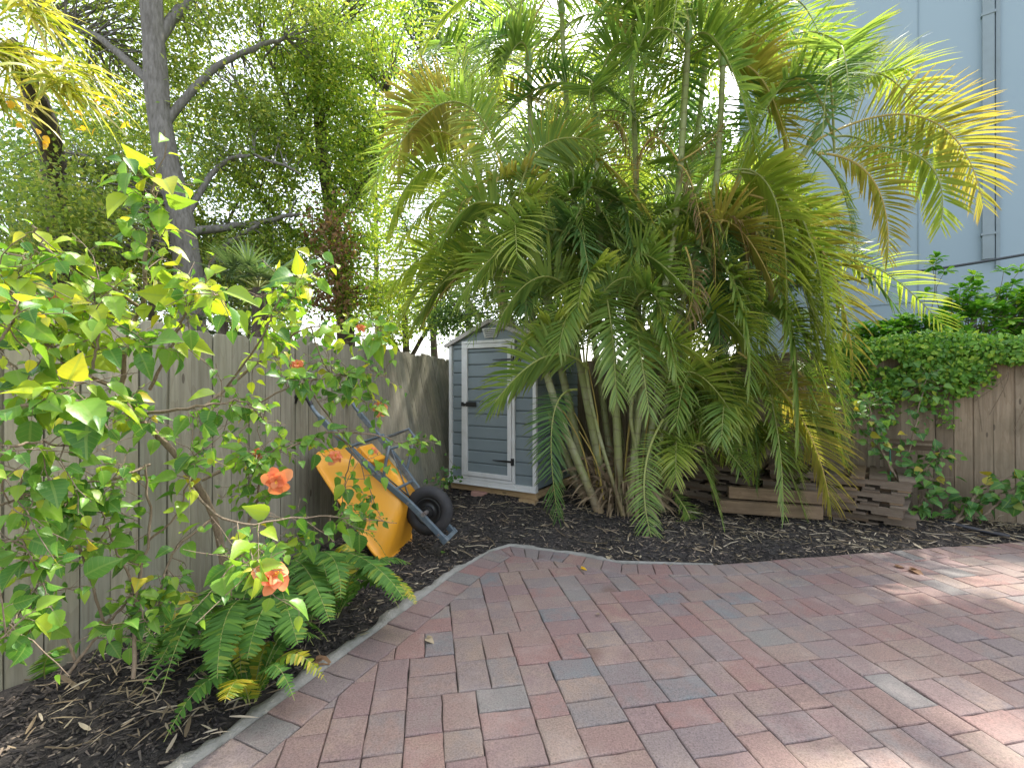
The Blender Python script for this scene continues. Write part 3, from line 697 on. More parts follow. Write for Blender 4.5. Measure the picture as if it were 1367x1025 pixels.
# ------------------------------------------------------------------ building and cable
r=empty('blue_building',(8.7,10.0,0)); tag(r,'tall pale blue windowless building beyond the right fence','building')
b0=np.array([8.75,10.0,0]); bn=FRn
g=Geo(); ln=12.; cc=b0+FRd*3.55-FRd*ln/2
g.box(cc-bn*3+UP*6,(ln,6,12.2),[FRd,bn,UP]); g.build('wall',M_wall,r)
g=Geo(); 
g.box(b0+bn*.002+UP*6,(.018,.02,12),[FRd,bn,UP]); g.box(b0-FRd*4.2+bn*.002+UP*6,(.018,.02,12),[FRd,bn,UP])
for z in(3.17,): g.box(cc+bn*.003+UP*z,(ln,.02,.02),[FRd,bn,UP])
g.build('expansion_joint',M_wallj,r)
g=Geo(); pb=b0-FRd*1.05; g.box(pb+bn*.05+UP*8.0,(.17,.10,8.2),[FRd,bn,UP]); g.box(pb-FRd*.14+bn*.03+UP*7.7,(.06,.05,8.0),[FRd,bn,UP])
for z in(4.4,6.6,8.8,11): g.box(pb+bn*.055+UP*z,(.21,.115,.05),[FRd,bn,UP])
g.build('downpipe',M_wallp,r)
g=Geo(); g.box(cc-bn*3+UP*12.15,(ln+.2,6.2,.25),[FRd,bn,UP]); g.build('parapet_cap',M_wall,r)
settle(r)
g=Geo(); g.tube(smoothpath([W(620,420,9.5),W(1000,388,8.2),W(1127,374,7.6),W(1236,361,7.2),W(1367,340,6.8),W(1700,280,6.2)],50),.021,8); single('overhead_cable',g,M_cable,'dark cable strung in front of the pale blue building','cable',smooth=True)

# ------------------------------------------------------------------ foliage kit
def tmpl(rows, fold=.15, curl=-.18):
    "rows: (t, halfwidth). three columns: left, mid, right"
    V=[];U_=[];Fq=[]
    for t,w in rows:
        z=curl*t*t
        for s_ in(-1,0,1):
            V.append((t,s_*w,z+abs(s_)*w*fold*1.0)); U_.append((s_*.5*min(1,w/.3),t))
    for k in range(len(rows)-1):
        a=3*k; Fq+= [[a,a+1,a+4,a+3],[a+1,a+2,a+5,a+4]]
    return np.array(V),np.array(Fq),np.array(U_)
T_ovate=tmpl([(0,.02),(.05,.20),(.16,.36),(.22,.355),(.34,.42),(.40,.385),(.52,.36),(.57,.31),(.68,.25),(.73,.20),(.84,.12),(1,.004)],.35,-.30)
T_leaf5=tmpl([(0,.03),(.2,.33),(.5,.36),(.8,.18),(1,.01)],.3,-.25)
T_round=tmpl([(0,.03),(.3,.17),(.62,.27),(.88,.2),(1,.03)],.25,-.12)
T_quad=(np.array([(0,0,0),(.45,-.28,.06),(1,0,-.05),(.45,.28,.06)]),np.array([[0,1,2,3]]),np.array([(0,0),(-.5,.5),(0,1),(.5,.5)]))
T_petal=tmpl([(0,.05),(.25,.22),(.5,.40),(.75,.46),(.92,.36),(1,.12)],.5,-.55)
T_pinna=tmpl([(0,.06),(.12,.115),(.5,.10),(.85,.055),(1,.008)],.2,-.12)
def put(g,T,P,D,Nn,L_,m=0,wd=1.0):
    Vt,Ft,Ut=T; n=len(P)
    if n==0: return
    D=nrm(D); Sd=nrm(np.cross(D,Nn)); Nn=np.cross(Sd,D)
    L_=np.broadcast_to(np.asarray(L_,float),(n,)); wd=np.broadcast_to(np.asarray(wd,float),(n,))
    V=P[:,None,:]+L_[:,None,None]*(Vt[None,:,0,None]*D[:,None,:]+(wd[:,None]*Vt[None,:,1])[:,:,None]*Sd[:,None,:]+Vt[None,:,2,None]*Nn[:,None,:])
    k=len(Vt); Fq=(np.arange(n)[:,None,None]*k+Ft[None]).reshape(-1,Ft.shape[1])
    g.add(V.reshape(-1,3),Fq,m,np.tile(Ut,(n,1)))
def rdir(n): return nrm(R.normal(size=(n,3)))
def clumps(blobs):
    C=[]
    for (c,rd,n) in blobs:
        u=rdir(n)*(R.uniform(.25,1,n)**.45)[:,None]; C.append(np.asarray(c)+u*np.asarray(rd))
    return np.vstack(C)
def tree(name,label,trunk,trad,limbs,blobs,leaf,lsize,lmat,bmat,per=60,cr=.38,group=None,extra=None,twigr=.010,base=None):
    base=trunk[0] if base is None else base
    r=empty(name,(base[0],base[1],-.05)); tag(r,label,'tree',group)
    g=Geo(); g.tube(smoothpath(trunk,26),np.interp(np.linspace(0,1,26),[0,1],trad),12,jit=.05); g.build('trunk',bmat,r,smooth=True)
    g=Geo(); LP=[smoothpath(trunk,26)]
    for pts,r0,r1 in limbs:
        q=smoothpath(pts,16); q=q+R.normal(0,.02,q.shape)*np.linspace(0,1,16)[:,None]; g.tube(q,np.linspace(r0,r1,16),7,jit=.06); LP.append(q)
    LP=np.vstack(LP); C=clumps(blobs)
    for c in C[::1]:
        d=np.linalg.norm(LP-c,axis=1); k=int(d.argmin()); p=LP[k]
        if d[k]>3.2: continue
        mid=(p+c)/2+R.normal(0,.12,3)+np.array([0,0,.08]); g.tube(smoothpath([p,mid,c],7),np.linspace(twigr*(1+d[k]*.5),.004,7),4,cap=False)
    g.build('limb',bmat,r,smooth=True)
    g=Geo(); n=len(C)*per
    idx=np.repeat(np.arange(len(C)),per); sc=R.uniform(.6,1.3,len(C))[idx]
    off=R.normal(size=(n,3))*np.array([1,1,.6])*cr*sc[:,None]*.62
    P=C[idx]+off; D=nrm(off+R.normal(0,.25,(n,3))+np.array([0,0,-.1])); Nn=nrm(rdir(n)*.9+np.array([0,-.15,.9]))
    put(g,leaf,P,D,Nn,lsize*R.uniform(.65,1.3,n))
    if extra is not None: extra(g,C)
    g.build('crown',lmat,r); settle(r); return r

# live oak, grey trunk
d=7.8
tree('oak_tree','tall oak with a thick pale grey trunk rising behind the left fence',
 [W(268,620,d),W(258,470,d),W(250,350,d),W(236,270,d),W(214,170,d),W(205,60,d),W(195,-120,d)],(.23,.15),
 [([W(248,290,d),W(290,225,8.3),W(340,208,8.3),W(400,232,8.6)],.055,.02),([W(252,310,d),W(330,300,8.8),W(400,285,9)],.08,.03),([W(240,262,d),W(175,245,8.2),W(110,205,7.9)],.09,.03),
  ([W(250,330,d),W(180,325,8.2),W(120,360,8)],.07,.02),([W(215,170,d),W(290,90,8.2),W(380,50,8.6)],.08,.03),([W(210,120,d),W(130,50,8.4),W(50,20,8.8)],.08,.03),([W(256,400,d),W(300,330,8.4),W(345,300,8.4)],.07,.03),([W(205,60,d),W(280,-40,8.4),W(350,-110,8.4)],.1,.04)],
 [(W(85,300,6.9),(.7,.5,.8),26),(W(110,290,8.4),(1.6,.9,1.3),80),(W(60,380,8.4),(1.2,.8,.8),46),(W(330,190,9.0),(1.2,.9,1.0),50),(W(150,130,9.3),(1.7,1.0,1.0),46),(W(330,60,9.2),(2.4,1.3,1.1),70),(W(120,0,9.2),(2.4,1.3,1.1),70),(W(220,-90,9.0),(3.2,1.4,1.2),80),(W(310,360,9.0),(1.1,.7,1.0),60),(W(200,300,8.8),(1.2,.6,1.2),55)],
 T_quad,.082,M_oak,M_bark,per=130,cr=.46)
# dense tree
d=10.2
tree('leafy_tree','dense yellow green small leaved tree behind the middle of the left fence',
 [W(470,620,d),W(462,450,d),W(450,330,d),W(430,200,d),W(420,50,d)],(.22,.1),
 [([W(455,360,d),W(380,300,9.8),W(330,240,9.6)],.08,.03),([W(445,300,d),W(500,220,10),W(520,130,10)],.08,.03),([W(440,250,d),W(390,150,9.8),W(350,50,9.8)],.08,.03),([W(458,420,d),W(400,400,9.8),W(360,390,9.7)],.05,.02)],
 [(W(420,215,9.9),(1.6,1.2,2.2),190),(W(480,170,10),(1.0,1.1,1.9),90),(W(390,360,9.8),(1.4,1.0,1.0),90),(W(500,370,9.9),(.9,.8,1.2),60),(W(440,20,10),(2.0,1.4,1.6),110)],
 T_quad,.085,M_dense,M_bark2,per=95,cr=.36)
# a patch of dead leaves and dark twigs in it
g=Geo(); C=clumps([(W(440,320,8.9),(.35,.4,.5),9),(W(455,395,9.0),(.4,.4,.4),8)]); n=len(C)*60; idx=np.repeat(np.arange(len(C)),60)
P=C[idx]+R.normal(0,.2,(n,3)); put(g,T_quad,P,rdir(n)+np.array([0,0,-.8]),rdir(n),.09*R.uniform(.6,1.4,n))
o=bpy.data.objects['leafy_tree']; q=g.build('dead_foliage',M_dead,o); q.matrix_parent_inverse=__import__('mathutils').Matrix.Translation(-o.location)
q['label']='rust brown patch of dead leaves low in the crown'
# trees further back
def simple_tree(name,label,px,py0,d,h_px,rx,rz,n,mat,ls,per=90,group=None,tr=.16,cr=.45):
    c=W(px,h_px,d)
    return tree(name,label,[np.array([c[0]+.3,d,-.05]),np.array([c[0]+.1,d,c[2]*.4]),c],(tr,tr*.4),
      [([np.array([c[0]+.1,d,c[2]*.55]),c+np.array([-rx*.5,0,-.3*rz]),c+np.array([-rx*.75,0,.2*rz])],tr*.4,.03),([np.array([c[0]+.1,d,c[2]*.6]),c+np.array([rx*.5,.2,-.3*rz]),c+np.array([rx*.75,0,.2*rz])],tr*.4,.03)],
      [(c,(rx,rx*.8,rz),n)],T_quad,ls,mat,M_bark2,per=per,cr=cr,group=group)
BG='trees beyond the fences'
simple_tree('background_tree','small blue green tree seen through the palm fronds left of the palms',575,0,15,290,1.5,1.6,38,M_bluegreen,.12,group=BG)
simple_tree('background_tree','low green tree just above the left fence next to the shed roof',540,0,12,415,1.3,.9,50,M_dense,.10,group=BG)
simple_tree('background_tree','broad dark tree behind the palms in the middle',840,0,12,250,3.0,3.4,210,M_far,.14,group=BG)
simple_tree('background_tree','dark bushy tree behind the palms next to the blue building',960,0,10.0,330,1.5,2.2,130,M_far,.12,group=BG)
simple_tree('background_tree','green tree at the far left edge behind the shaggy trunk',20,0,10,330,2.2,2.0,110,M_bluegreen,.09,group=BG)
simple_tree('background_tree','pale green far tree between the grey oak and the dense tree',330,0,17,380,2.6,1.8,70,M_bluegreen,.13,group=BG)
simple_tree('background_tree','tall yellow green tree far behind the top of the palms',620,0,19,60,3.2,3.2,120,M_far,.15,group=BG)
simple_tree('background_tree','green tree far behind the middle of the dense tree',500,0,20,120,4.5,4.5,150,M_far,.16,group=BG)
simple_tree('background_tree','bushy green tree filling in behind the grey oak trunk',200,0,12.5,260,3.6,3.0,170,M_far,.12,group=BG)
simple_tree('background_tree','bushy green tree directly behind the shed roof',670,0,11,400,1.9,1.3,110,M_far,.10,group=BG,per=110)
simple_tree('background_tree','dark low tree far behind the left fence',150,0,16,420,3.2,1.6,90,M_dark,.13,group=BG)

# strap leaved tree, top left
def strap(g,P0,D0,L_,w,droop,m=0,n=7,twist=0.):
    pts=[P0]; D=nrm(D0)
    st=L_/n
    for k in range(n): D=nrm(D+np.array([0,0,-droop/n])); pts.append(pts[-1]+D*st)
    pts=np.array(pts); T=nrm(np.gradient(pts,axis=0)); ref=nrm(np.cross(D0,[0,0,1])+R.normal(0,.2+twist,3))
    Sd=nrm(ref-T*(T@ref)[:,None]); t=np.linspace(0,1,n+1); ww=w*np.minimum(1,np.minimum(.45+3*t,(1-t)*2.2+.03))
    V=np.empty((n+1,2,3)); V[:,0]=pts-Sd*ww[:,None]/2; V[:,1]=pts+Sd*ww[:,None]/2
    i=np.arange(n)*2; g.add(V.reshape(-1,3),np.stack([i,i+1,i+3,i+2],-1),m,np.stack([np.repeat(t,2),np.tile([0,1],n+1)],-1))
c0=W(20,70,4.9); r=empty('strap_leaf_tree',(c0[0],4.9,-.05)); tag(r,'shaggy dark trunked tree with hanging yellow straplike leaves at the upper left','tree')
g=Geo(); g.tube(smoothpath([W(98,640,8.2),W(88,430,8.0),W(76,270,7.6),W(62,170,6.6),c0],24),np.linspace(.17,.12,24),14,jit=.12); g.build('trunk',M_bark2,r,smooth=True)
g=Geo()
for (px,py,dd,m_) in ((20,75,4.6,95),(75,110,4.5,70),(-40,60,4.4,80),(40,10,4.6,60),(110,95,4.7,40),(0,130,4.6,40)):
    c=W(px,py,dd)
    for k in range(m_):
        a=random.uniform(0,2*math.pi); D=np.array([math.cos(a)+.5,math.sin(a)-.2,random.uniform(-.4,.7)]); strap(g,c+R.normal(0,.06,3),D,random.uniform(.35,.7),random.uniform(.018,.032),random.uniform(.6,2.2),twist=.4)
g.build('crown',M_strap,r)
g=Geo(); C=np.array([W(*p) for p in ((28,168,4.3),(150,152,4.4),(135,140,4.4),(53,190,4.3),(160,155,4.4),(120,180,4.4),(145,130,4.3),(100,150,4.3),(10,140,4.3),(60,180,4.3))]); 
C=np.repeat(C,3,axis=0)+R.normal(0,.03,(len(C)*3,3)); n=len(C)
put(g,T_leaf5,C,rdir(n)+np.array([0,0,-.5]),rdir(n)+np.array([0,-.8,.3]),R.uniform(.05,.08,n)); g.build('golden_leaves',M_gold,r); settle(r)
# small fan palm
def fan_palm(px,py,d,label,nl,sc=1.,petiole=.45):
    c=W(px,py,d); r=empty('fan_palm',(c[0],d,-.05)); tag(r,label,'palm','fan palms beyond the left fence')
    g=Geo(); g.tube(smoothpath([np.array([c[0],d,-.05]),np.array([c[0]+.03,d,c[2]*.5]),c],14),np.linspace(.13,.10,14)*sc,10,jit=.15); g.build('trunk',M_bark2,r,smooth=True)
    for k in range(nl):
        g=Geo(); a=2*math.pi*k/nl+random.uniform(-.2,.2); el=random.uniform(-.6,1.1); D=np.array([math.cos(a)*math.cos(el),math.sin(a)*math.cos(el),math.sin(el)])
        e=c+D*petiole*sc; g.tube([c,(c+e)/2+UP*.03,e],.012*sc,5,m=1)
        A_=nrm(np.cross(D,UP)); Bn=np.cross(A_,D)
        for q in range(26):
            b=(q/25-.5)*3.9; dd=nrm(D*math.cos(b)+A_*math.sin(b)+Bn*.15); strap(g,e,dd,.62*sc*(1-.12*abs(b)),.03*sc,.5)
        g.build('frond',[M_fan,M_rach],r)
    settle(r)
fan_palm(345,385,7.0,'small grey green fan palm behind the fence above the wheelbarrow',13,.95)
fan_palm(298,430,7.4,'low fan palm behind the fence left of the larger fan palm',9,.7)

# ------------------------------------------------------------------ areca palms
def bez(a,m,b,n=40):
    a,m,b=map(np.asarray,(a,m,b)); c=2*m-.5*(a+b); t=np.linspace(0,1,n)[:,None]
    return (1-t)**2*a+2*t*(1-t)*c+t*t*b
def frond(parent,a,m,b,ll=.5,pairs=42,mat=1,roll=0.,vee=.45,droop=1.0,start=.14,wid=.026,name='frond',side=None,rib=None,thin=1.,into=None):
    wid=wid*.98; pairs=int(pairs*1.22); droop*=.36
    P=bez(a,m,b,60); T=nrm(np.gradient(P,axis=0)); az=(np.asarray(b)-np.asarray(a)); az=az*[1,1,0]
    if np.linalg.norm(az)<.05: az=np.array([0,-1,0.])
    S0=nrm(np.cross(nrm(az),UP)) if side is None else nrm(side)
    g=Geo() if into is None else into; g.tube(P[::3],np.interp(np.linspace(0,1,20),[0,1],[.013,.003])*thin,6,m=1 if into is None else 5)
    # leaflets, all computed together
    tt=[];sg=[]
    for k in range(pairs):
        t=start+(1-start)*(k+random.uniform(-.3,.3))/pairs
        for s_ in(-1,1):
            if random.random()<.07: continue
            tt.append(min(max(t,0),.995)); sg.append(s_)
    tt=np.array(tt); sg=np.array(sg); n=len(tt); fi=tt*59; i0=fi.astype(int); fr=(fi-i0)[:,None]; i1=np.minimum(i0+1,59)
    Q=P[i0]*(1-fr)+P[i1]*fr; TT=nrm(T[i0]*(1-fr)+T[i1]*fr)
    Sv=nrm(S0-TT*(TT@S0)[:,None]); Nv=np.cross(Sv,TT); Nv=np.where((Nv[:,2:3]<-.2),-Nv,Nv)
    cr,sr=math.cos(roll),math.sin(roll); Sv,Nv=Sv*cr+Nv*sr,Nv*cr-Sv*sr
    fw=np.interp(tt,[0,.5,.85,1],[.25,.55,1.0,2.2])[:,None]*R.uniform(.8,1.2,(n,1))
    D=nrm(Sv*sg[:,None]+TT*fw+Nv*(vee*R.uniform(.6,1.4,(n,1)))+R.normal(0,.075,(n,3)))
    L_=ll*np.interp(tt,[0,start,start+.15,.55,.85,1],[.4,.55,.9,1.0,.72,.42])*np.where(R.uniform(size=n)<.06,.55,1)*R.uniform(.86,1.1,n)
    ns=6; pts=np.empty((n,ns+1,3)); pts[:,0]=Q; d=D.copy(); dr=droop*R.uniform(.6,1.5,n)
    tp=np.linspace(0,1,ns+1)
    dirs=np.empty((n,ns+1,3)); dirs[:,0]=d
    for k in range(ns):
        d=nrm(d+np.stack([np.zeros(n),np.zeros(n),-dr*(.08+.30*(k/ns))],-1)); pts[:,k+1]=pts[:,k]+d*(L_/ns)[:,None]; dirs[:,k+1]=d
    Wv=nrm(TT-D*np.sum(TT*D,1,keepdims=True)); Wv=nrm(Wv+Nv*.55*1.0+R.normal(0,.12,(n,3)))
    Wd=nrm(Wv[:,None,:]-dirs*np.sum(dirs*Wv[:,None,:],-1,keepdims=True))
    prof=np.interp(tp,[0,.12,.45,.8,1],[.35,.9,1.,.62,.05]); w2=wid*np.clip(L_/.42,.5,1.15)
    V=np.empty((n,ns+1,2,3)); hw=(w2[:,None]*prof[None]/2)[:,:,None]
    V[:,:,0]=pts-Wd*hw; V[:,:,1]=pts+Wd*hw
    base=(np.arange(n)*(ns+1)*2)[:,None]+np.arange(ns)[None]*2
    Fq=np.stack([base,base+1,base+3,base+2],-1).reshape(-1,4)
    uv=np.empty((n,ns+1,2,2)); uv[:,:,:,0]=tp[None,:,None]; uv[:,:,:,1]=tt[:,None,None]
    g.add(V.reshape(-1,3),Fq,0 if into is None else mat,uv.reshape(-1,2))
    if into is not None: return
    o=g.build(name,[M_fr[mat],rib or (M_rachy if mat>=3 else M_rach)],parent)
    return o
palm=empty('areca_palm',(1.25,5.3,0)); tag(palm,'big clump of feathery golden cane palms right of the shed','palm')
def cane(parent,pts,r0=.036,r1=.026,shaft=True):
    q=smoothpath(pts,22); g=Geo()
    rr_=np.linspace(r0,r1,22); rr_[0]*=1.25; g.tube(q,rr_,10); g.build('cane',M_cane,parent,smooth=True)
    top=q[-1]; T=nrm(q[-1]-q[-3])
    if shaft:
        g=Geo(); s_=smoothpath([top,top+T*.18,top+T*.42],8); g.tube(s_,[r1*1.15,r1*1.7,r1*1.6,r1*1.35,r1*1.1,r1*.9,r1*.7,r1*.5],10); g.build('crown_shaft',M_shaft,parent,smooth=True)
    return top+T*.40,T
# canes, each from its root to its top (px,py,depth)
CN=[[(800,672,5.05),(742,540,4.95),(700,380,4.9),(688,300,4.9)],
    [(812,662,5.2),(788,560,5.15),(765,440,5.1),(745,330,5.1)],
    [(828,662,5.1),(822,540,5.1),(812,420,5.15),(800,300,5.2),(795,180,5.3)],
    [(840,668,5.0),(856,530,4.95),(888,380,4.9),(904,270,4.9),(914,140,4.9),(918,60,4.9)],
    [(866,664,5.1),(890,540,5.1),(925,400,5.1),(955,250,5.1),(965,90,5.1)],
    [(852,662,5.3),(868,520,5.3),(900,360,5.3),(915,300,5.4)],
    [(880,660,5.2),(940,500,5.1),(985,370,5.0),(1030,270,4.9),(1080,195,4.8)],
    [(790,660,5.5),(740,450,5.5),(712,300,5.5),(708,160,5.5),(706,90,5.5)],
    [(780,662,5.7),(690,450,5.8),(648,320,5.8),(640,235,5.8)],
    [(845,660,5.5),(850,520,5.6),(852,380,5.6),(848,200,5.6),(840,60,5.6)],
    [(860,655,5.6),(905,500,5.7),(960,330,5.7),(1010,150,5.7),(1030,60,5.7)],
    [(822,660,5.6),(800,500,5.7),(770,300,5.7),(755,120,5.7),(750,20,5.7)],
    [(885,655,5.5),(960,520,5.4),(1010,430,5.3),(1045,370,5.2)],
    [(776,662,5.9),(680,420,6.1),(640,250,6.2),(625,120,6.2)],
    [(836,656,5.9),(880,400,6.1),(930,180,6.1),(945,20,6.1)],
    [(832,668,4.95),(805,600,4.9),(790,540,4.9),(782,490,4.9)],
    [(850,672,4.95),(850,610,4.95),(842,560,4.9),(845,520,4.9)],
    [(868,664,5.0),(880,600,4.95),(892,560,4.9)],
    [(862,668,5.05),(872,560,5.05),(905,430,5.05),(930,330,5.05)]]
tops=[]
for k,c in enumerate(CN):
    pts=[W(*p) for p in c]; pts[0][2]=0.0
    thin = k in (15,16,17)
    tops.append(cane(palm,pts,.022 if thin else random.uniform(.038,.050),.018 if thin else .028,shaft=not thin))
# fronds read off the photograph: base, mid, tip, then leaflet length, colour, roll
FRN=[((760,312,4.8),(690,318,4.55),(612,400,4.35),.52,1,.9),
     ((800,150,5.0),(785,250,4.7),(742,335,4.55),.50,0,.5),
     ((692,272,4.9),(650,190,4.8),(605,70,4.7),.42,2,1.1),
     ((640,170,5.6),(565,138,5.2),(530,235,5.0),.50,3,.9),
     ((640,235,5.7),(565,228,5.3),(516,318,5.1),.48,2,.8),
     ((655,312,5.2),(590,325,4.9),(520,385,4.7),.46,2,.8),
     ((665,345,5.0),(605,365,4.8),(545,445,4.6),.45,2,.5),
     ((802,370,4.9),(815,430,4.6),(823,535,4.5),.42,1,0),
     ((785,492,4.8),(728,476,4.5),(655,545,4.3),.48,1,1.0),
     ((770,520,4.8),(738,560,4.55),(745,692,4.5),.34,0,0),
     ((885,560,4.7),(860,640,4.4),(878,742,4.15),.24,1,0),
     ((882,530,4.9),(925,497,4.7),(985,565,4.55),.42,2,.8),
     ((888,650,4.9),(940,590,4.7),(1000,640,4.6),.34,1,.6),
     ((885,655,4.9),(925,610,4.7),(965,700,4.5),.30,1,.3),
     ((880,640,4.9),(930,560,4.8),(995,580,4.7),.34,1,.7),
     ((985,470,4.8),(1065,550,4.55),(1108,672,4.4),.50,3,.7),
     ((1005,460,4.8),(1035,560,4.6),(1046,692,4.5),.30,1,0),
     ((960,235,4.9),(1030,255,4.6),(1050,430,4.4),.62,2,.7),
     ((1085,190,4.75),(1235,158,4.5),(1313,275,4.35),.50,3,.8),
     ((1085,205,4.8),(1225,208,4.6),(1255,305,4.5),.42,2,.8),
     ((1090,205,4.7),(1165,240,4.5),(1185,348,4.4),.34,3,.6),
     ((1085,200,4.8),(1125,255,4.6),(1140,345,4.5),.30,1,.2),
     ((1080,190,4.8),(1130,120,4.8),(1210,90,4.7),.42,2,.6),
     ((1040,320,4.9),(1080,400,4.6),(1125,540,4.4),.52,2,.6),
     ((1020,300,4.9),(1060,350,4.7),(1090,470,4.5),.52,2,.3),
     ((1045,360,5.1),(1100,420,4.8),(1130,590,4.6),.45,1,.5),
     ((935,330,5.0),(985,390,4.6),(1000,520,4.4),.50,1,.3),
     ((930,320,5.0),(980,300,4.7),(1040,400,4.5),.55,3,.5),
     ((860,385,4.9),(880,410,4.6),(905,510,4.4),.40,1,.2),
     ((850,380,4.9),(860,340,4.7),(930,400,4.4),.42,1,.6),
     ((780,490,4.9),(765,420,4.7),(720,430,4.4),.36,1,.7),
     ((845,520,4.9),(880,460,4.6),(940,480,4.4),.40,2,.6),
     ((782,500,4.9),(800,400,4.7),(850,370,4.5),.38,1,.5),
     ((690,300,4.9),(640,270,4.6),(590,320,4.4),.45,1,.8),
     ((690,290,4.9),(720,200,4.7),(800,190,4.5),.45,1,.8),
     ((1040,330,5.0),(1010,250,5.0),(960,330,4.6),.45,2,.5),
     ((918,60,4.9),(960,60,4.6),(1010,200,4.4),.55,1,.5),
     ((918,60,4.9),(860,50,4.7),(840,190,4.5),.52,1,.4),
     ((965,90,5.1),(1020,110,4.9),(1060,240,4.7),.55,3,.5),
     ((960,90,5.1),(990,40,5.0),(1090,110,4.9),.5,2,.8),
     ((706,90,5.5),(690,60,5.2),(650,150,5.0),.48,1,.4),
     ((640,235,5.8),(600,180,5.5),(560,190,5.2),.48,3,.9),
     ((915,300,5.3),(950,360,4.9),(960,470,4.7),.48,0,.1),
     ((745,330,5.0),(770,300,4.7),(790,400,4.5),.45,0,.2),
     ((800,300,5.2),(830,270,4.9),(850,380,4.7),.45,0,.3),
     ((885,640,5.0),(920,690,4.8),(905,705,4.7),.22,1,.4),
     ((1000,560,5.0),(1040,600,4.8),(1075,690,4.7),.35,1,.3),
     ((960,520,5.1),(1000,540,4.9),(1010,650,4.8),.36,0,.2),
     ((990,230,4.8),(1070,290,4.5),(1105,470,4.3),.62,2,.5),
     ((1000,260,4.9),(1095,330,4.6),(1140,500,4.5),.50,3,.4),
     ((1010,300,4.9),(1055,420,4.6),(1065,600,4.5),.50,1,.2),
     ((940,330,5.0),(1000,400,4.7),(1035,560,4.6),.50,2,.3),
     ((640,330,5.3),(580,360,4.9),(530,440,4.7),.44,2,.6),
     ((690,330,5.0),(620,345,4.8),(556,430,4.6),.42,1,.6),
     ((1040,400,4.9),(1085,470,4.6),(1125,610,4.5),.48,2,.4),
     ((840,420,4.8),(870,390,4.6),(900,470,4.4),.44,1,.3),
     ((800,430,4.8),(770,400,4.6),(745,470,4.4),.46,1,-.3),
     ((850,460,4.8),(850,440,4.6),(868,560,4.4),.42,1,0),
     ((770,400,4.8),(720,370,4.6),(665,430,4.5),.46,1,.8),
     ((900,440,4.9),(960,420,4.7),(1020,500,4.5),.48,2,.6),
     ((830,400,4.8),(790,360,4.6),(770,430,4.4),.45,2,-.2),
     ((930,470,4.9),(970,500,4.7),(1000,610,4.6),.44,1,.3),
     ((900,520,4.9),(930,560,4.8),(950,660,4.7),.36,1,.2),
     ((760,470,4.8),(735,440,4.6),(690,480,4.5),.42,2,.6),
     ((1000,420,4.9),(1050,440,4.6),(1085,560,4.4),.50,1,.4)]
for a,m,b,ll,mt,ro in FRN:
    ro=ro*(1 if b[0]>a[0] else -1)*random.uniform(.8,1.1)
    frond(palm,W(*a),W(*m),W(*b),ll=ll,mat=mt,roll=ro,vee=random.uniform(.2,.5),droop=random.uniform(.7,1.2),pairs=int(36+ll*40))
# crowns above and behind: fronds springing from every cane top
cnt=0
for k,(tp,T) in enumerate(tops):
    if k in(15,16,17): continue
    nf=3 if k in(3,6,8) else 3
    for q in range(nf):
        if cnt>=34: break
        a=2*math.pi*(q/nf)+random.uniform(-.5,.5)+k*1.7; az=np.array([math.cos(a),math.sin(a)*.8+.15,0]); L_=random.uniform(1.2,1.9); rise=random.uniform(.25,.8)
        m=tp+az*L_*.42+UP*rise*L_*.55; b=tp+az*L_*.95+UP*(rise*.2-.35)*L_
        frond(palm,tp,m,b,ll=random.uniform(.42,.56),mat=random.choice([0,1,1,1,2,2,3]),roll=random.uniform(-.3,.3),vee=random.uniform(.3,.6),droop=random.uniform(.7,1.3),pairs=44); cnt+=1
fill=[]
for k,(tp,T) in enumerate(tops):
    if k in(15,16,17): continue
    for q in range(4):
        a=random.uniform(0,6.28); az=np.array([math.cos(a),math.sin(a)*.7+.25,0]); L_=random.uniform(1.1,1.8); rise=random.uniform(-.1,.7); p=tp-UP*random.uniform(0,.5)
        fill.append((p,p+az*L_*.42+UP*rise*L_*.55,p+az*L_*.95+UP*(rise*.2-.4)*L_,random.uniform(.42,.54),random.choice([0,1,1,2,2])))
for k in range(70):
    p=W(random.uniform(700,1050),random.uniform(300,480),random.uniform(5.1,5.7)); a=random.uniform(0,6.28); az=np.array([math.cos(a),math.sin(a)*.8,0]); L_=random.uniform(.6,1.1)
    fill.append((p,p+az*L_*.5+UP*L_*.30,p+az*L_*.9-UP*L_*.25,random.uniform(.32,.44),random.choice([0,0,1,1,2])))
for k in range(30):
    p=W(random.uniform(890,1060),random.uniform(500,610),random.uniform(4.95,5.3)); a=random.uniform(-2.6,.6); az=np.array([math.cos(a),math.sin(a)*.7,0]); L_=random.uniform(.5,.9)
    fill.append((p,p+az*L_*.5+UP*L_*.22,p+az*L_*.9-UP*L_*.35,random.uniform(.28,.40),random.choice([0,1,1,2,2])))
MANY=Geo()
for a_,m_,b_,l_,mt in fill: frond(palm,a_,m_,b_,ll=l_,mat=mt,roll=random.uniform(-.3,.3),vee=random.uniform(.3,.6),pairs=40,into=MANY)
o=MANY.build('frond',M_fr+[M_rach],palm); o['kind']='stuff'
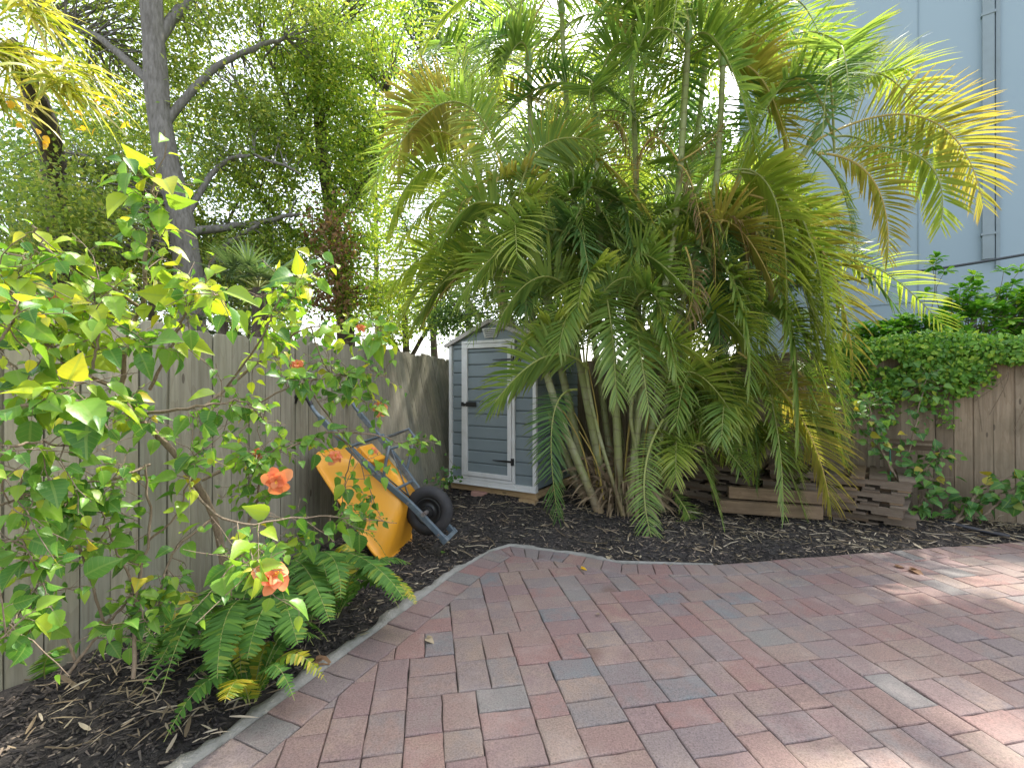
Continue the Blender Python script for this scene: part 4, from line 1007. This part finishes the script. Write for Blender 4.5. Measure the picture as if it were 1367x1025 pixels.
# dead hanging fronds and flower stalks
for a,m,b,ll in (((905,215,4.85),(868,185,4.75),(850,250,4.7),.30),((908,215,4.85),(945,190,4.8),(965,165,4.75),.16),((690,320,4.9),(670,370,4.8),(668,440,4.8),.2),((1045,370,4.95),(1060,470,4.8),(1058,560,4.8),.22),((900,500,4.95),(925,560,4.85),(935,590,4.8),.2),((640,350,4.9),(600,380,4.8),(560,440,4.75),.16),((915,330,4.8),(925,390,4.7),(905,450,4.7),.4),((960,300,4.8),(985,300,4.7),(1000,370,4.7),.35),((930,290,4.8),(950,300,4.7),(955,400,4.7),.4),((905,220,4.85),(925,250,4.75),(940,330,4.7),.3),((975,300,4.8),(1010,310,4.7),(1030,400,4.7),.4),((800,180,4.9),(830,170,4.8),(850,260,4.8),.25)):
    frond(palm,W(*a),W(*m),W(*b),ll=ll,mat=4,roll=random.uniform(-.6,.6),vee=.1,droop=2.2,pairs=26,name='dead_frond',wid=.016,thin=.8)
# skirt of husks and roots at the foot
g=Geo()
for k in range(420):
    a=random.uniform(0,2*math.pi); rr_=random.uniform(.05,.42); p=np.array([1.25+rr_*1.0*math.cos(a),5.25+rr_*.8*math.sin(a),random.uniform(.0,.55)*(1.1-rr_)]); D=np.array([math.cos(a)*.5,math.sin(a)*.5-.1,random.uniform(.3,1.5)])
    strap(g,p,D,random.uniform(.15,.5),random.uniform(.012,.04),random.uniform(.3,2.5),n=5,twist=.6)
for k in range(70):
    a=random.uniform(0,2*math.pi); rr_=random.uniform(.15,.4); p=np.array([1.25+rr_*math.cos(a),5.25+rr_*.8*math.sin(a),random.uniform(.1,.22)]); e=p+np.array([math.cos(a)*.12,math.sin(a)*.1,0]); e[2]=-.02; g.tube([p,(p+e)/2+UP*.03,e],[.012,.011,.008],5)
g.build('husk',M_husk,palm,smooth=True)
g=Geo()
for k in range(16):  # thin yellow leaf stalks between the canes
    a=random.uniform(-1,1); p=np.array([1.2+.35*a,5.15+random.uniform(-.2,.2),.15]); e=p+np.array([a*.5+random.uniform(-.2,.2),random.uniform(-.2,.1),random.uniform(.7,1.5)]); g.tube(smoothpath([p,(p+e)/2+np.array([a*-.08,0,.05]),e],8),np.linspace(.011,.005,8),6)
g.build('leaf_stalk',M_rachy,palm,smooth=True)
settle(palm)
# second palm clump behind, nearer to the building
palm2=empty('areca_palm',(2.6,7.6,-.05)); tag(palm2,'second clump of palms standing behind the big one near the blue building','palm')
for k in range(10):
    x0=2.2+random.uniform(-.4,.4); y0=7.4+random.uniform(-.4,.4); tpx=x0+(k-4)*.36; h=random.uniform(2.4,4.6); p=[np.array([x0,y0,-.05]),np.array([x0+(tpx-x0)*.4,y0,h*.5]),np.array([tpx,y0+random.uniform(-.4,.4),h])]
    tp,T=cane(palm2,p)
    for q in range(6):
        a=2*math.pi*q/6+random.uniform(-.4,.4); az=np.array([math.cos(a),math.sin(a),0]); L_=random.uniform(1.2,1.8); rise=random.uniform(.1,.8)
        frond(palm2,tp,tp+az*L_*.42+UP*rise*L_*.5,tp+az*L_*.95+UP*(rise*.2-.4)*L_,ll=.48,mat=random.choice([0,0,1,1,2]),roll=random.uniform(-.3,.3),pairs=36)
settle(palm2)
palm3=empty('areca_palm',(-.1,8.3,-.05)); tag(palm3,'palm clump behind the shed roof, left of the big one','palm')
for k in range(5):
    x0=.55+random.uniform(-.2,.2); y0=7.6+random.uniform(-.2,.2); tpx=-.7+k*.45; h=random.uniform(2.3,3.9); p=[np.array([x0,y0,-.05]),np.array([x0+(tpx-x0)*.4,y0,h*.5]),np.array([tpx,y0,h])]
    tp,T=cane(palm3,p)
    for q in range(5):
        a=2*math.pi*q/5+random.uniform(-.4,.4); az=np.array([math.cos(a),math.sin(a),0]); L_=random.uniform(.9,1.4); rise=random.uniform(.1,.8)
        frond(palm3,tp,tp+az*L_*.42+UP*rise*L_*.5,tp+az*L_*.95+UP*(rise*.2-.4)*L_,ll=.42,mat=random.choice([0,1,1,2,3]),roll=random.uniform(-.3,.3),pairs=34)
settle(palm3)

# ------------------------------------------------------------------ hibiscus
hib=empty('hibiscus_shrub',(-1.5,2.35,0)); tag(hib,'sprawling hibiscus shrub with yellow green leaves and coral flowers in the left foreground','shrub')
g=Geo(); BR=[]
def br(pts,r0,r1,n=22,rnd=.008,top=False):
    q=smoothpath([W(*p) for p in pts],n); q=q+R.normal(0,rnd,q.shape)*np.linspace(0,1,n)[:,None]; g.tube(q,np.linspace(r0,r1,n),7,jit=.06); BR.append((q,top)); return q
br([(305,800,2.35),(285,690,2.25),(238,612,2.12),(217,587,2.08),(179,553,2.0),(164,520,1.95),(166,464,1.9),(190,400,1.85),(199,324,1.8),(208,270,1.78),(200,222,1.75)],.017,.004,40)
br([(164,520,1.95),(102,495,1.75),(59,455,1.6),(15,400,1.5),(-10,360,1.45)],.009,.003)
br([(185,410,1.86),(150,385,1.75),(106,364,1.7),(64,335,1.65),(45,300,1.6)],.007,.003)
br([(179,553,2.0),(250,545,1.95),(320,535,2.1),(351,559,2.2)],.008,.003)
br([(269,641,2.2),(338,610,2.3),(377,600,2.35),(438,577,2.5)],.009,.004)
br([(217,587,2.08),(300,520,2.3),(360,470,2.5),(415,436,2.6),(464,446,2.65),(512,447,2.7)],.009,.002)
br([(300,760,2.3),(340,680,2.3),(345,640,2.2),(330,600,2.1)],.008,.003)
br([(178,905,1.8),(182,819,1.85),(182,793,1.85),(200,696,1.9),(190,620,1.9)],.008,.004)
br([(92,898,1.75),(140,835,1.8),(182,793,1.85)],.006,.005)
br([(-30,690,1.3),(0,675,1.35),(49,658,1.45),(75,640,1.5)],.005,.002)
br([(-30,860,1.2),(0,850,1.25),(30,840,1.3)],.004,.002)
br([(-40,560,1.3),(20,545,1.35),(70,530,1.4),(120,505,1.5)],.006,.002)
br([(-30,480,1.25),(10,440,1.3),(25,400,1.35)],.005,.002)
br([(-40,640,1.25),(10,600,1.3),(60,590,1.4),(110,600,1.5)],.006,.002)
br([(200,620,1.95),(150,640,1.8),(90,650,1.7),(60,720,1.6)],.006,.002)
br([(290,720,2.25),(300,740,2.0),(330,752,1.75),(345,765,1.6)],.005,.003)
br([(438,577,2.5),(470,600,2.8),(462,640,2.9),(458,690,2.9)],.005,.002)
br([(438,577,2.5),(500,580,2.9),(547,594,3.1),(572,589,3.2)],.006,.002)
br([(415,436,2.6),(430,480,2.6),(460,520,2.7),(510,545,2.8)],.005,.002)
br([(360,470,2.5),(400,500,2.5),(440,560,2.6),(480,620,2.8),(505,690,2.9)],.006,.002)
br([(200,520,1.95),(230,460,1.9),(250,410,1.85),(290,385,1.85)],.007,.002)
br([(199,400,1.85),(240,380,1.8),(290,390,1.75)],.005,.002)
br([(300,520,2.3),(350,450,2.2),(372,400,2.2),(405,375,2.2)],.006,.002)
br([(310,560,2.3),(380,520,2.4),(460,500,2.6),(520,500,2.8)],.006,.002)
br([(250,640,2.2),(280,680,2.0),(330,700,1.9),(400,690,2.1),(470,690,2.6),(530,700,2.9)],.006,.002)
br([(285,690,2.25),(230,740,2.0),(215,800,1.9),(190,830,1.8)],.006,.002)
br([(120,505,1.6),(130,440,1.6),(110,400,1.6)],.005,.002)
br([(305,790,2.3),(345,740,2.3),(400,720,2.4)],.007,.003)
br([(160,480,1.9),(100,450,1.7),(60,420,1.7),(30,340,1.7)],.006,.002)
br([(100,880,1.7),(60,780,1.6),(30,740,1.5)],.005,.002)
br([(140,835,1.8),(110,740,1.75),(90,680,1.7),(100,620,1.7)],.005,.002)
br([(182,793,1.85),(150,720,1.8),(130,660,1.75)],.005,.002)
br([(200,720,1.9),(240,680,1.9),(260,600,1.85)],.005,.002)
br([(-40,760,1.35),(20,720,1.4),(60,760,1.45)],.004,.002)
br([(-50,420,1.5),(10,480,1.55),(70,560,1.6)],.005,.002)
tips=[]
def twig(p,D,L_,rr_=.0022):
    D=nrm(D); q=[p]; 
    for k in range(4): D=nrm(D+R.normal(0,.18,3)+np.array([0,0,-.05])); q.append(q[-1]+D*L_/4)
    q=np.array(q); g.tube(q,np.linspace(rr_,.0012,5),5,cap=False); return q
LP=[];LD=[];LS=[];LY=[]
def leaves_on(q,n,size,young):
    for k in range(n):
        t=(k+.6)/n*(len(q)-1); i=min(int(t),len(q)-2); p=q[i]+(q[i+1]-q[i])*(t-i); T=nrm(q[i+1]-q[i])
        a=k*2.4+random.uniform(-.4,.4); ref=nrm(np.cross(T,UP)+1e-4); b=np.cross(ref,T); out_=ref*math.cos(a)+b*math.sin(a)
        D=nrm(out_+T*.6+np.array([0,-.15,-.25])); s_=size*random.uniform(.6,1.2)*(1 if k<n-2 else .6); pl=s_*random.uniform(.25,.5)
        e=p+D*pl; g.tube([p,(p+e)/2+UP*.003,e],.0011,4,cap=False)
        LP.append(e);LD.append(nrm(D+np.array([0,0,-.35])));LS.append(s_);LY.append(young)
for bi,(q,_) in enumerate(BR):
    ln=np.sum(np.linalg.norm(np.diff(q,axis=0),axis=1)); nt=int(ln*(6 if bi in(7,8) else 6 if bi in(16,17,19,24) else 20))+2
    for k in range(nt):
        t=random.uniform(.22,1)**.8*(len(q)-1); i=min(int(t),len(q)-2); p=q[i]+(q[i+1]-q[i])*(t-i)
        if bi in (0,) and t/(len(q)-1)<.35: continue
        D=np.array([random.gauss(0,1),random.gauss(0,.7),random.gauss(.25,.7)]); w=twig(p,D,random.uniform(.06,.26))
        young=p[2]>1.45 and random.random()<.6 or random.random()<.07
        leaves_on(w,random.randint(3,6),random.uniform(.045,.105)*(1.08 if p[2]>1.3 else .95),young)
    young=q[-1][2]>1.4; leaves_on(q[len(q)//2:],7,.08,young)
g.build('stem',M_stem,hib,smooth=True)
LP=np.array(LP);LD=np.array(LD);LS=np.array(LS);LY=np.array(LY)
LP[:,2]=np.maximum(LP[:,2],.06)
fx=fl(LP[:,1])+.10; LP[:,0]=np.where(LP[:,0]<fx,fx+R.uniform(0,.1,len(fx)),LP[:,0])
n=len(LP); NN=nrm(R.normal(0,.55,(n,3))+np.array([.15,-.55,.85]))
gf=Geo(); put(gf,T_ovate,LP[~LY],LD[~LY],NN[~LY],LS[~LY],0,R.uniform(.65,1.05,(~LY).sum())); put(gf,T_ovate,LP[LY],LD[LY],NN[LY],LS[LY],1,R.uniform(.6,.95,LY.sum()))
gf.build('foliage',[M_hib,M_hibtop],hib,smooth=True)
print('hibiscus leaves',n)
def flower(p,face,size):
    g=Geo(); face=nrm(face); a_=nrm(np.cross(face,[.1,.2,1])); b_=np.cross(face,a_)
    for ring,(m_,op,sc) in enumerate(((5,.35,1.),(5,.8,.8),(4,1.5,.55))):
        P=[];D=[];Nn=[]
        for k in range(m_):
            an=2*math.pi*k/m_+ring*.6+random.uniform(-.25,.25); o_=a_*math.cos(an)+b_*math.sin(an); P.append(p+face*.004*ring); D.append(o_+face*op+R.normal(0,.12,3)); Nn.append(face-o_*op+R.normal(0,.2,3))
        put(g,T_petal,np.array(P),np.array(D),np.array(Nn),size*.55*sc*R.uniform(.8,1.15,m_))
    g.tube([p-face*.03,p],[.004,.007],6,m=1); g.tube([p,p+face*size*.5],[.002,.0015],5,m=2)
    for k in range(8): e=p+face*size*random.uniform(.3,.5); g.tube([e,e+rdir(1)[0]*.008],.0012,4,m=2)
    o=g.build('flower',[M_petal,M_hib,M_gold],hib,smooth=True)
for (px,py,d,fx_,s_) in ((362,770,1.62,(.5,-.7,-.1),.13),(369,640,2.1,(.2,-.9,.1),.13),(397,488,2.5,(.1,-.8,.4),.085),(507,546,2.8,(.2,-.8,.3),.095),(481,438,2.65,(.2,-.7,.5),.06),(447,611,2.85,(.1,-.8,.5),.10),(345,606,2.2,(-.2,-.8,.3),.065),(73,400,1.6,(.3,-.7,-.2),.045),(499,603,3.0,(.2,-.8,.4),.06)):
    flower(W(px,py,d),np.array(fx_)+R.normal(0,.2,3),s_*.85)
settle(hib)

# ------------------------------------------------------------------ ferns
def fern_frond(parent,a,m,b,ll=.09,pairs=26,mat=None):
    P=bez(a,m,b,40); T=nrm(np.gradient(P,axis=0)); az=(np.asarray(b)-np.asarray(a))*[1,1,0]; S0=nrm(np.cross(nrm(az),UP))
    g=Geo(); g.tube(P[::3],np.linspace(.0028,.0012,14),5,m=1)
    Q=[];D=[];Nn=[];LL=[]
    for k in range(pairs):
        t=.08+.92*k/pairs; i=int(t*39)
        for s_ in(-1,1):
            Sv=nrm(S0-T[i]*(T[i]@S0)); Nv=np.cross(Sv,T[i]); Nv=Nv if Nv[2]>-.2 else -Nv
            Q.append(P[i]); D.append(Sv*s_+T[i]*.3-UP*.12+R.normal(0,.08,3)); Nn.append(Nv+R.normal(0,.2,3)); LL.append(ll*np.interp(t,[0,.15,.5,.85,1],[.5,.85,1,.65,.25])*random.uniform(.88,1.12))
    put(g,T_pinna,np.array(Q),np.array(D),np.array(Nn),np.array(LL),0,1.25); return g.build('frond',[mat or M_fern,M_rach],parent,smooth=True)
def fern(base,label,expl,nr,ll=.085,LL=.45):
    r=empty('fern',tuple(base)); tag(r,label,'fern','ferns under the hibiscus')
    for a,m,b,l_,y_ in expl: fern_frond(r,W(*a),W(*m),W(*b),l_,40,M_fernold if y_ else None)
    for k in range(nr):
        a=2*math.pi*k/nr+random.uniform(-.3,.3); L_=LL*random.uniform(.6,1.15); az=np.array([math.cos(a),math.sin(a),0]); h=random.uniform(.5,.9)
        p=np.asarray(base)+az*.02; b=p+az*L_+UP*random.uniform(.02,.2); b[0]=max(b[0],fl(b[1])+.05); fern_frond(r,p,p+az*L_*.45+UP*L_*h,b,ll*random.uniform(.7,1.1),32,M_fernold if random.random()<.08 else None)
    settle(r)
bz=lambda x,y:float(bedz(np.array(x),np.array(y)))
fern((-1.05,2.75,.02),'large fern with long arching fronds beside the orange flower near the edging',
  [((395,748,2.75),(415,770,2.4),(440,830,2.15),.10,0),((455,735,2.8),(500,755,2.6),(540,800,2.45),.085,0),((372,775,2.5),(380,800,2.2),(398,860,2.05),.10,0),((470,740,2.9),(525,770,2.7),(556,806,2.6),.05,1),((375,790,2.4),(350,815,2.1),(330,880,1.95),.09,0),((400,750,2.7),(440,740,2.5),(455,800,2.3),.085,0)],9)
fern((-1.42,2.35,.02),'fern low in the corner under the hibiscus stems',[((310,800,2.3),(270,800,2.1),(215,880,1.95),.08,0),((320,800,2.3),(300,830,2.0),(290,905,1.85),.09,0)],10)
fern((-1.25,3.15,.02),'fern behind the large one, in front of the wheelbarrow tray',[],9,.07,.36)
fern((-1.75,2.35,.02),'small fern at the foot of the left fence',[((60,905,2.1),(62,880,2.0),(82,862,1.95),.06,0)],8,.06,.3)
fern((-1.15,2.05,.0),'fern nearest the bottom of the picture in the left bed',[],10,.07,.33)

# ------------------------------------------------------------------ right: shrub, creeper, young plants
def leafmass(P,g,T,size,m=0,nb=(0,-.5,.7),sp=.7,db=(0,0,-.2)):
    n=len(P); put(g,T,P,rdir(n)+np.array(db),R.normal(0,sp,(n,3))+np.array(nb),size*R.uniform(.65,1.25,n),m)
# rosette shrub
r=empty('leafy_shrub',(6.2,6.1,-.05)); tag(r,'bright green round leaved shrub rising above the right end of the fence','shrub')
g=Geo(); gs=Geo()
C=clumps([(W(1330,430,6.0),(.8,.4,.5),170),(W(1230,450,5.9),(.55,.35,.28),85),(W(1410,420,6.0),(.7,.4,.5),100),(W(1180,445,5.95),(.4,.3,.16),30)])
C=np.vstack([C,[W(1250,345,5.9),W(1262,362,5.9),W(1300,368,5.9),W(1245,355,5.9),W(1235,392,5.9),W(1282,385,5.9),W(1340,362,5.9),W(1362,360,5.9),W(1205,425,5.9)]])
for c in C:
    k=15; a=R.uniform(0,6.3)+np.arange(k)*2.4; D=np.stack([np.cos(a),np.sin(a),R.uniform(-.7,1.1,k)],-1); 
    put(g,T_round,np.repeat(c[None],k,0)+D*.012,D,np.stack([-np.cos(a)*.3,-np.sin(a)*.3-.2,np.ones(k)],-1)+R.normal(0,.25,(k,3)),R.uniform(.07,.12,k))
    b=np.array([c[0]*.75+6.2*.25,6.15,c[2]-.5]); gs.tube(smoothpath([b,(b+c)/2+R.normal(0,.04,3),c],6),np.linspace(.005,.0025,6),5,cap=False)
for k in range(6): gs.tube(smoothpath([np.array([6.2,6.15,-.05]),np.array([6.2+(k-3)*.15,6.15,.8]),np.array([6.2+(k-3)*.35,6.15,1.7])],8),np.linspace(.03,.012,8),7)
g.build('foliage',M_round,r); gs.build('stem',M_stem,r,smooth=True); settle(r)
# creeper
r=empty('creeper_vine',tuple(FR0+FRn*.1)); tag(r,'creeper draped over the top of the brown fence and hanging down','vine')
def fp(s,z,o): return FR0[None]+FRd[None]*np.asarray(s)[:,None]+FRn[None]*np.asarray(o)[:,None]+np.stack([np.zeros(len(s)),np.zeros(len(s)),z],-1)
n=12500; s_=R.uniform(-2.6,1.25,n); lower=1.60-.10*np.clip(-s_,0,1)-.10*np.sin(s_*3.1+1)-.09*np.sin(s_*7)-.04*np.sin(s_*17)
u=R.uniform(0,1,n); z=lower+(1.93+.04*np.sin(s_*4)-lower)*u; o_=.05+R.uniform(0,.16,n)-np.where(z>1.83,R.uniform(0,.3,n),0)
P=[fp(s_,z,o_)]
for sc,zb,wd,m_ in ((.95,1.0,.10,120),(.70,.95,.08,110),(.83,1.15,.12,150),(.62,1.22,.14,190),(.38,1.12,.10,170),(.22,.92,.07,90),(.12,1.28,.14,220),(-.05,1.38,.12,120),(-.8,1.4,.15,120),(1.1,1.3,.08,60),(.48,1.4,.18,160)):
    zz=R.uniform(zb,1.6,m_); P.append(fp(sc+R.normal(0,wd*.5,m_),zz,.05+R.uniform(0,.10,m_)))
P=np.vstack(P); g=Geo(); 
leafmass(P,g,T_leaf5,.052,0,(FRn[0]*.9,FRn[1]*.9,.55),.45,(0,0,-.5)); 
g.build('foliage',M_vine,r)
gs=Geo()
for k in range(26):
    s0=random.uniform(-1.5,1.5); q=fp(np.array([s0,s0+random.uniform(-.1,.1),s0+random.uniform(-.2,.2)]),np.array([1.75,1.5,random.uniform(.9,1.3)]),np.array([.04,.06,.05])); gs.tube(smoothpath(q,10),.004,5,cap=False)
gs.build('stem',M_stem,r,smooth=True); settle(r)
# young plants in front of the fence
def young(name,label,stems,npl,size,mat=M_under,seedpts=None,group=None):
    base=stems[0][0]; r=empty(name,(base[0],base[1],0)); tag(r,label,'plant',group); gs=Geo(); LP=[];LD=[]
    for pts in stems:
        q=smoothpath(pts,16)+R.normal(0,.006,(16,3)); gs.tube(q,np.linspace(.013,.004,16)*(size/.09),7,jit=.05)
        for k in range(int(npl*1.7)):
            i=random.randint(4,15); D=np.array([random.gauss(0,1),random.gauss(-.3,.7),random.gauss(.1,.5)]); D=nrm(D); e=q[i]+D*random.uniform(.04,.17); gs.tube([q[i],(q[i]+e)/2+UP*.01,e],.002,4,cap=False); LP.append(e); LD.append(D+np.array([0,0,-.4]))
            if random.random()<.6: LP.append(e*.5+q[i]*.5); LD.append(rdir(1)[0])
    LP=np.array(LP); LP[:,2]=np.maximum(LP[:,2],.05); n=len(LP); g=Geo(); put(g,T_ovate,LP,np.array(LD),R.normal(0,.45,(n,3))+np.array([-.2,-.7,.7]),size*R.uniform(.6,1.2,n)); g.build('foliage',mat,r,smooth=True); gs.build('stem',M_stem,r,smooth=True); settle(r)
young('young_shrub','leggy young shrub with bare leaning stem in front of the pallets',
  [[W(1218,694,4.75),W(1205,655,4.75),W(1175,600,4.75),W(1140,560,4.7),W(1125,520,4.7)],[W(1210,665,4.8),W(1215,600,4.8),W(1228,540,4.85),W(1238,500,4.9)],[W(1190,630,4.75),W(1165,570,4.7),W(1160,530,4.7)],[W(1205,650,4.75),W(1240,620,4.7),W(1255,605,4.7)],[W(1212,690,4.7),W(1230,670,4.65),W(1245,640,4.65)]],24,.085)
young('young_shrub','low broad leaved plant with a yellow leaf at the foot of the fence, far right',
  [[G(1265,702,.02),W(1300,680,4.55),W(1335,660,4.5),W(1375,640,4.4)],[G(1270,700,.02),W(1310,655,4.5),W(1350,635,4.5)],[G(1272,700,.02),W(1280,680,4.6),W(1300,665,4.6)],[W(1310,690,4.5),W(1350,660,4.4),W(1390,650,4.3)]],11,.10)
n=0
young('ivy_plant','dark ivy sprig growing between the wheel and the shed corner',[[G(602,655,.02)+np.array([0,0,0]),W(600,640,5.6),W(606,620,5.7)],[G(602,655,.02),W(590,645,5.5),W(580,640,5.5)]],10,.055)
young('seedling','green seedling with whorled leaves poking above the fence top',[[W(395,470,5.5),W(394,420,5.5),W(396,380,5.5)],[W(394,430,5.5),W(385,395,5.5),W(380,385,5.5)]],16,.10,M_round)

# ------------------------------------------------------------------ litter
x,y=bedpoints(3600,.2); keep=((x>1.0)|(R.uniform(size=len(x))<.35)); x=x[keep]; y=y[keep]; n=len(x)
g=Geo(); P=np.stack([x,y,bedz(x,y)+.014+R.uniform(0,.012,n)],-1); a=R.uniform(0,6.3,n)
put(g,tmpl([(0,.03),(.3,.07),(.7,.06),(1,.01)],.3,.15),P,np.stack([np.cos(a),np.sin(a),R.normal(0,.12,n)],-1),R.normal(0,.35,(n,3))+np.array([0,0,1]),R.uniform(.02,.08,n)*(1+.6*(R.uniform(size=n)<.08)),0,R.uniform(.6,1.9,n))
o=g.build('leaf_litter',M_litter); tag(o,'scattered dry tan palm leaflets and leaf scraps on the mulch','leaf litter',kind='stuff')
g=Geo()
x,y=bedpoints(420,.2); 
for xx,yy in zip(x,y):
    if xx<-.3 and random.random()<.3: continue
    z_=bz(xx,yy)+.015; a=random.uniform(0,6.3); L_=random.uniform(.05,.25); d=np.array([math.cos(a),math.sin(a),random.uniform(-.02,.12)]); p=np.array([xx,yy,z_]); g.tube([p,p+d*L_*.5+R.normal(0,.006,3),p+d*L_],random.uniform(.0015,.004),5)
# dry husk heap left under the hibiscus and right by the fence
for (cx,cy,m_,sp) in ((4.6,4.55,120,.3),(3.2,4.5,110,.35),(2.0,4.55,70,.3),(-1.75,2.15,110,.20),(-1.35,2.0,50,.15),(4.4,4.75,160,.35),(-1.3,2.75,90,.15)):
    for k in range(m_):
        p=np.array([cx+random.gauss(0,sp),cy+random.gauss(0,sp),random.uniform(.01,.07)]); p[0]=max(p[0],fl(p[1])+.05); a=random.uniform(0,6.3); D=np.array([math.cos(a),math.sin(a),random.uniform(-.1,.35)]); strap(g,p,D,random.uniform(.05,.15),random.uniform(.003,.010),random.uniform(0,.6),n=3,twist=.5)
o=g.build('twig_litter',M_litter,smooth=False); tag(o,'dry twigs and broken straw lying about the bed','twigs',kind='stuff')
LV=[((775,758,0),M_gold,.05,'small yellow leaf on the pavers near the back edge'),((568,852,0),M_litter,.06,'tan fallen leaf on the pavers beside the edging'),((420,882,0),M_dead,.09,'rusty fallen leaf on the concrete edging at the bottom left'),((590,738,0),M_hib,.06,'green fallen leaf on the mulch below the wheelbarrow nose'),((812,742,0),M_litter,.06,'pale dry leaf on the edging below the palm'),((1213,759,0),M_dead,.11,'brown dried leaf lying on the sunlit pavers at right'),((1196,756,0),M_dead,.07,'curled brown leaf fragment left of the larger dried leaf at right'),((800,820,0),M_litter,.03,'tiny straw coloured leaf in the middle of the patio')]
for (px,py,z_),mt,L_,lab in LV:
    p=G(px,py,.012); 
    g=Geo(); a=random.uniform(0,6.3); put(g,T_leaf5,p[None],np.array([[math.cos(a),math.sin(a),.05]]),np.array([[.1,-.1,1.]]),L_); put(g,T_leaf5,p[None]+.004,np.array([[math.cos(a+.9),math.sin(a+.9),.1]]),np.array([[.1,.1,1.]]),L_*.6)
    o=g.build('fallen_leaf',mt,smooth=True); tag(o,lab,'leaf','single fallen leaves')

# ------------------------------------------------------------------ light, sky, camera
SUN_EL,SUN_AZ=57,32            # azimuth measured from the view axis towards the right
w=bpy.data.worlds.new('World'); scene.world=w; w.use_nodes=True; N=w.node_tree.nodes; L=w.node_tree.links
sk=N.new('ShaderNodeTexSky'); sk.sky_type='NISHITA'; sk.sun_disc=False; sk.sun_elevation=rad(SUN_EL); sk.sun_rotation=rad(SUN_AZ); sk.dust_density=3.0; sk.air_density=1.0
hs=N.new('ShaderNodeHueSaturation'); hs.inputs['Saturation'].default_value=.42; L.new(sk.outputs[0],hs.inputs['Color'])
bg=N['Background']; L.new(hs.outputs[0],bg.inputs[0]); bg.inputs[1].default_value=.15
sl_=bpy.data.lights.new('sun','SUN'); sl_.energy=2.1; sl_.angle=rad(1.2); sl_.color=(1,.95,.86); so=bpy.data.objects.new('sun',sl_); COL.objects.link(so)
from mathutils import Vector
dv=Vector((math.sin(rad(SUN_AZ))*math.cos(rad(SUN_EL)),math.cos(rad(SUN_AZ))*math.cos(rad(SUN_EL)),math.sin(rad(SUN_EL))))
so.rotation_euler=dv.to_track_quat('Z','Y').to_euler(); so.location=(5,8,12)
cam=bpy.data.cameras.new('camera'); co=bpy.data.objects.new('camera',cam); COL.objects.link(co); scene.camera=co
cam.sensor_width=36; cam.lens=36*F/1367; co.location=(0,0,CH); co.rotation_euler=(rad(90),0,0); cam.clip_start=.05; cam.clip_end=400
scene.view_settings.view_transform='Standard'; scene.view_settings.look='None'; scene.view_settings.exposure=2.1; scene.view_settings.gamma=1
scene.cycles.max_bounces=6; scene.cycles.diffuse_bounces=3; scene.cycles.transmission_bounces=4; scene.cycles.transparent_max_bounces=8
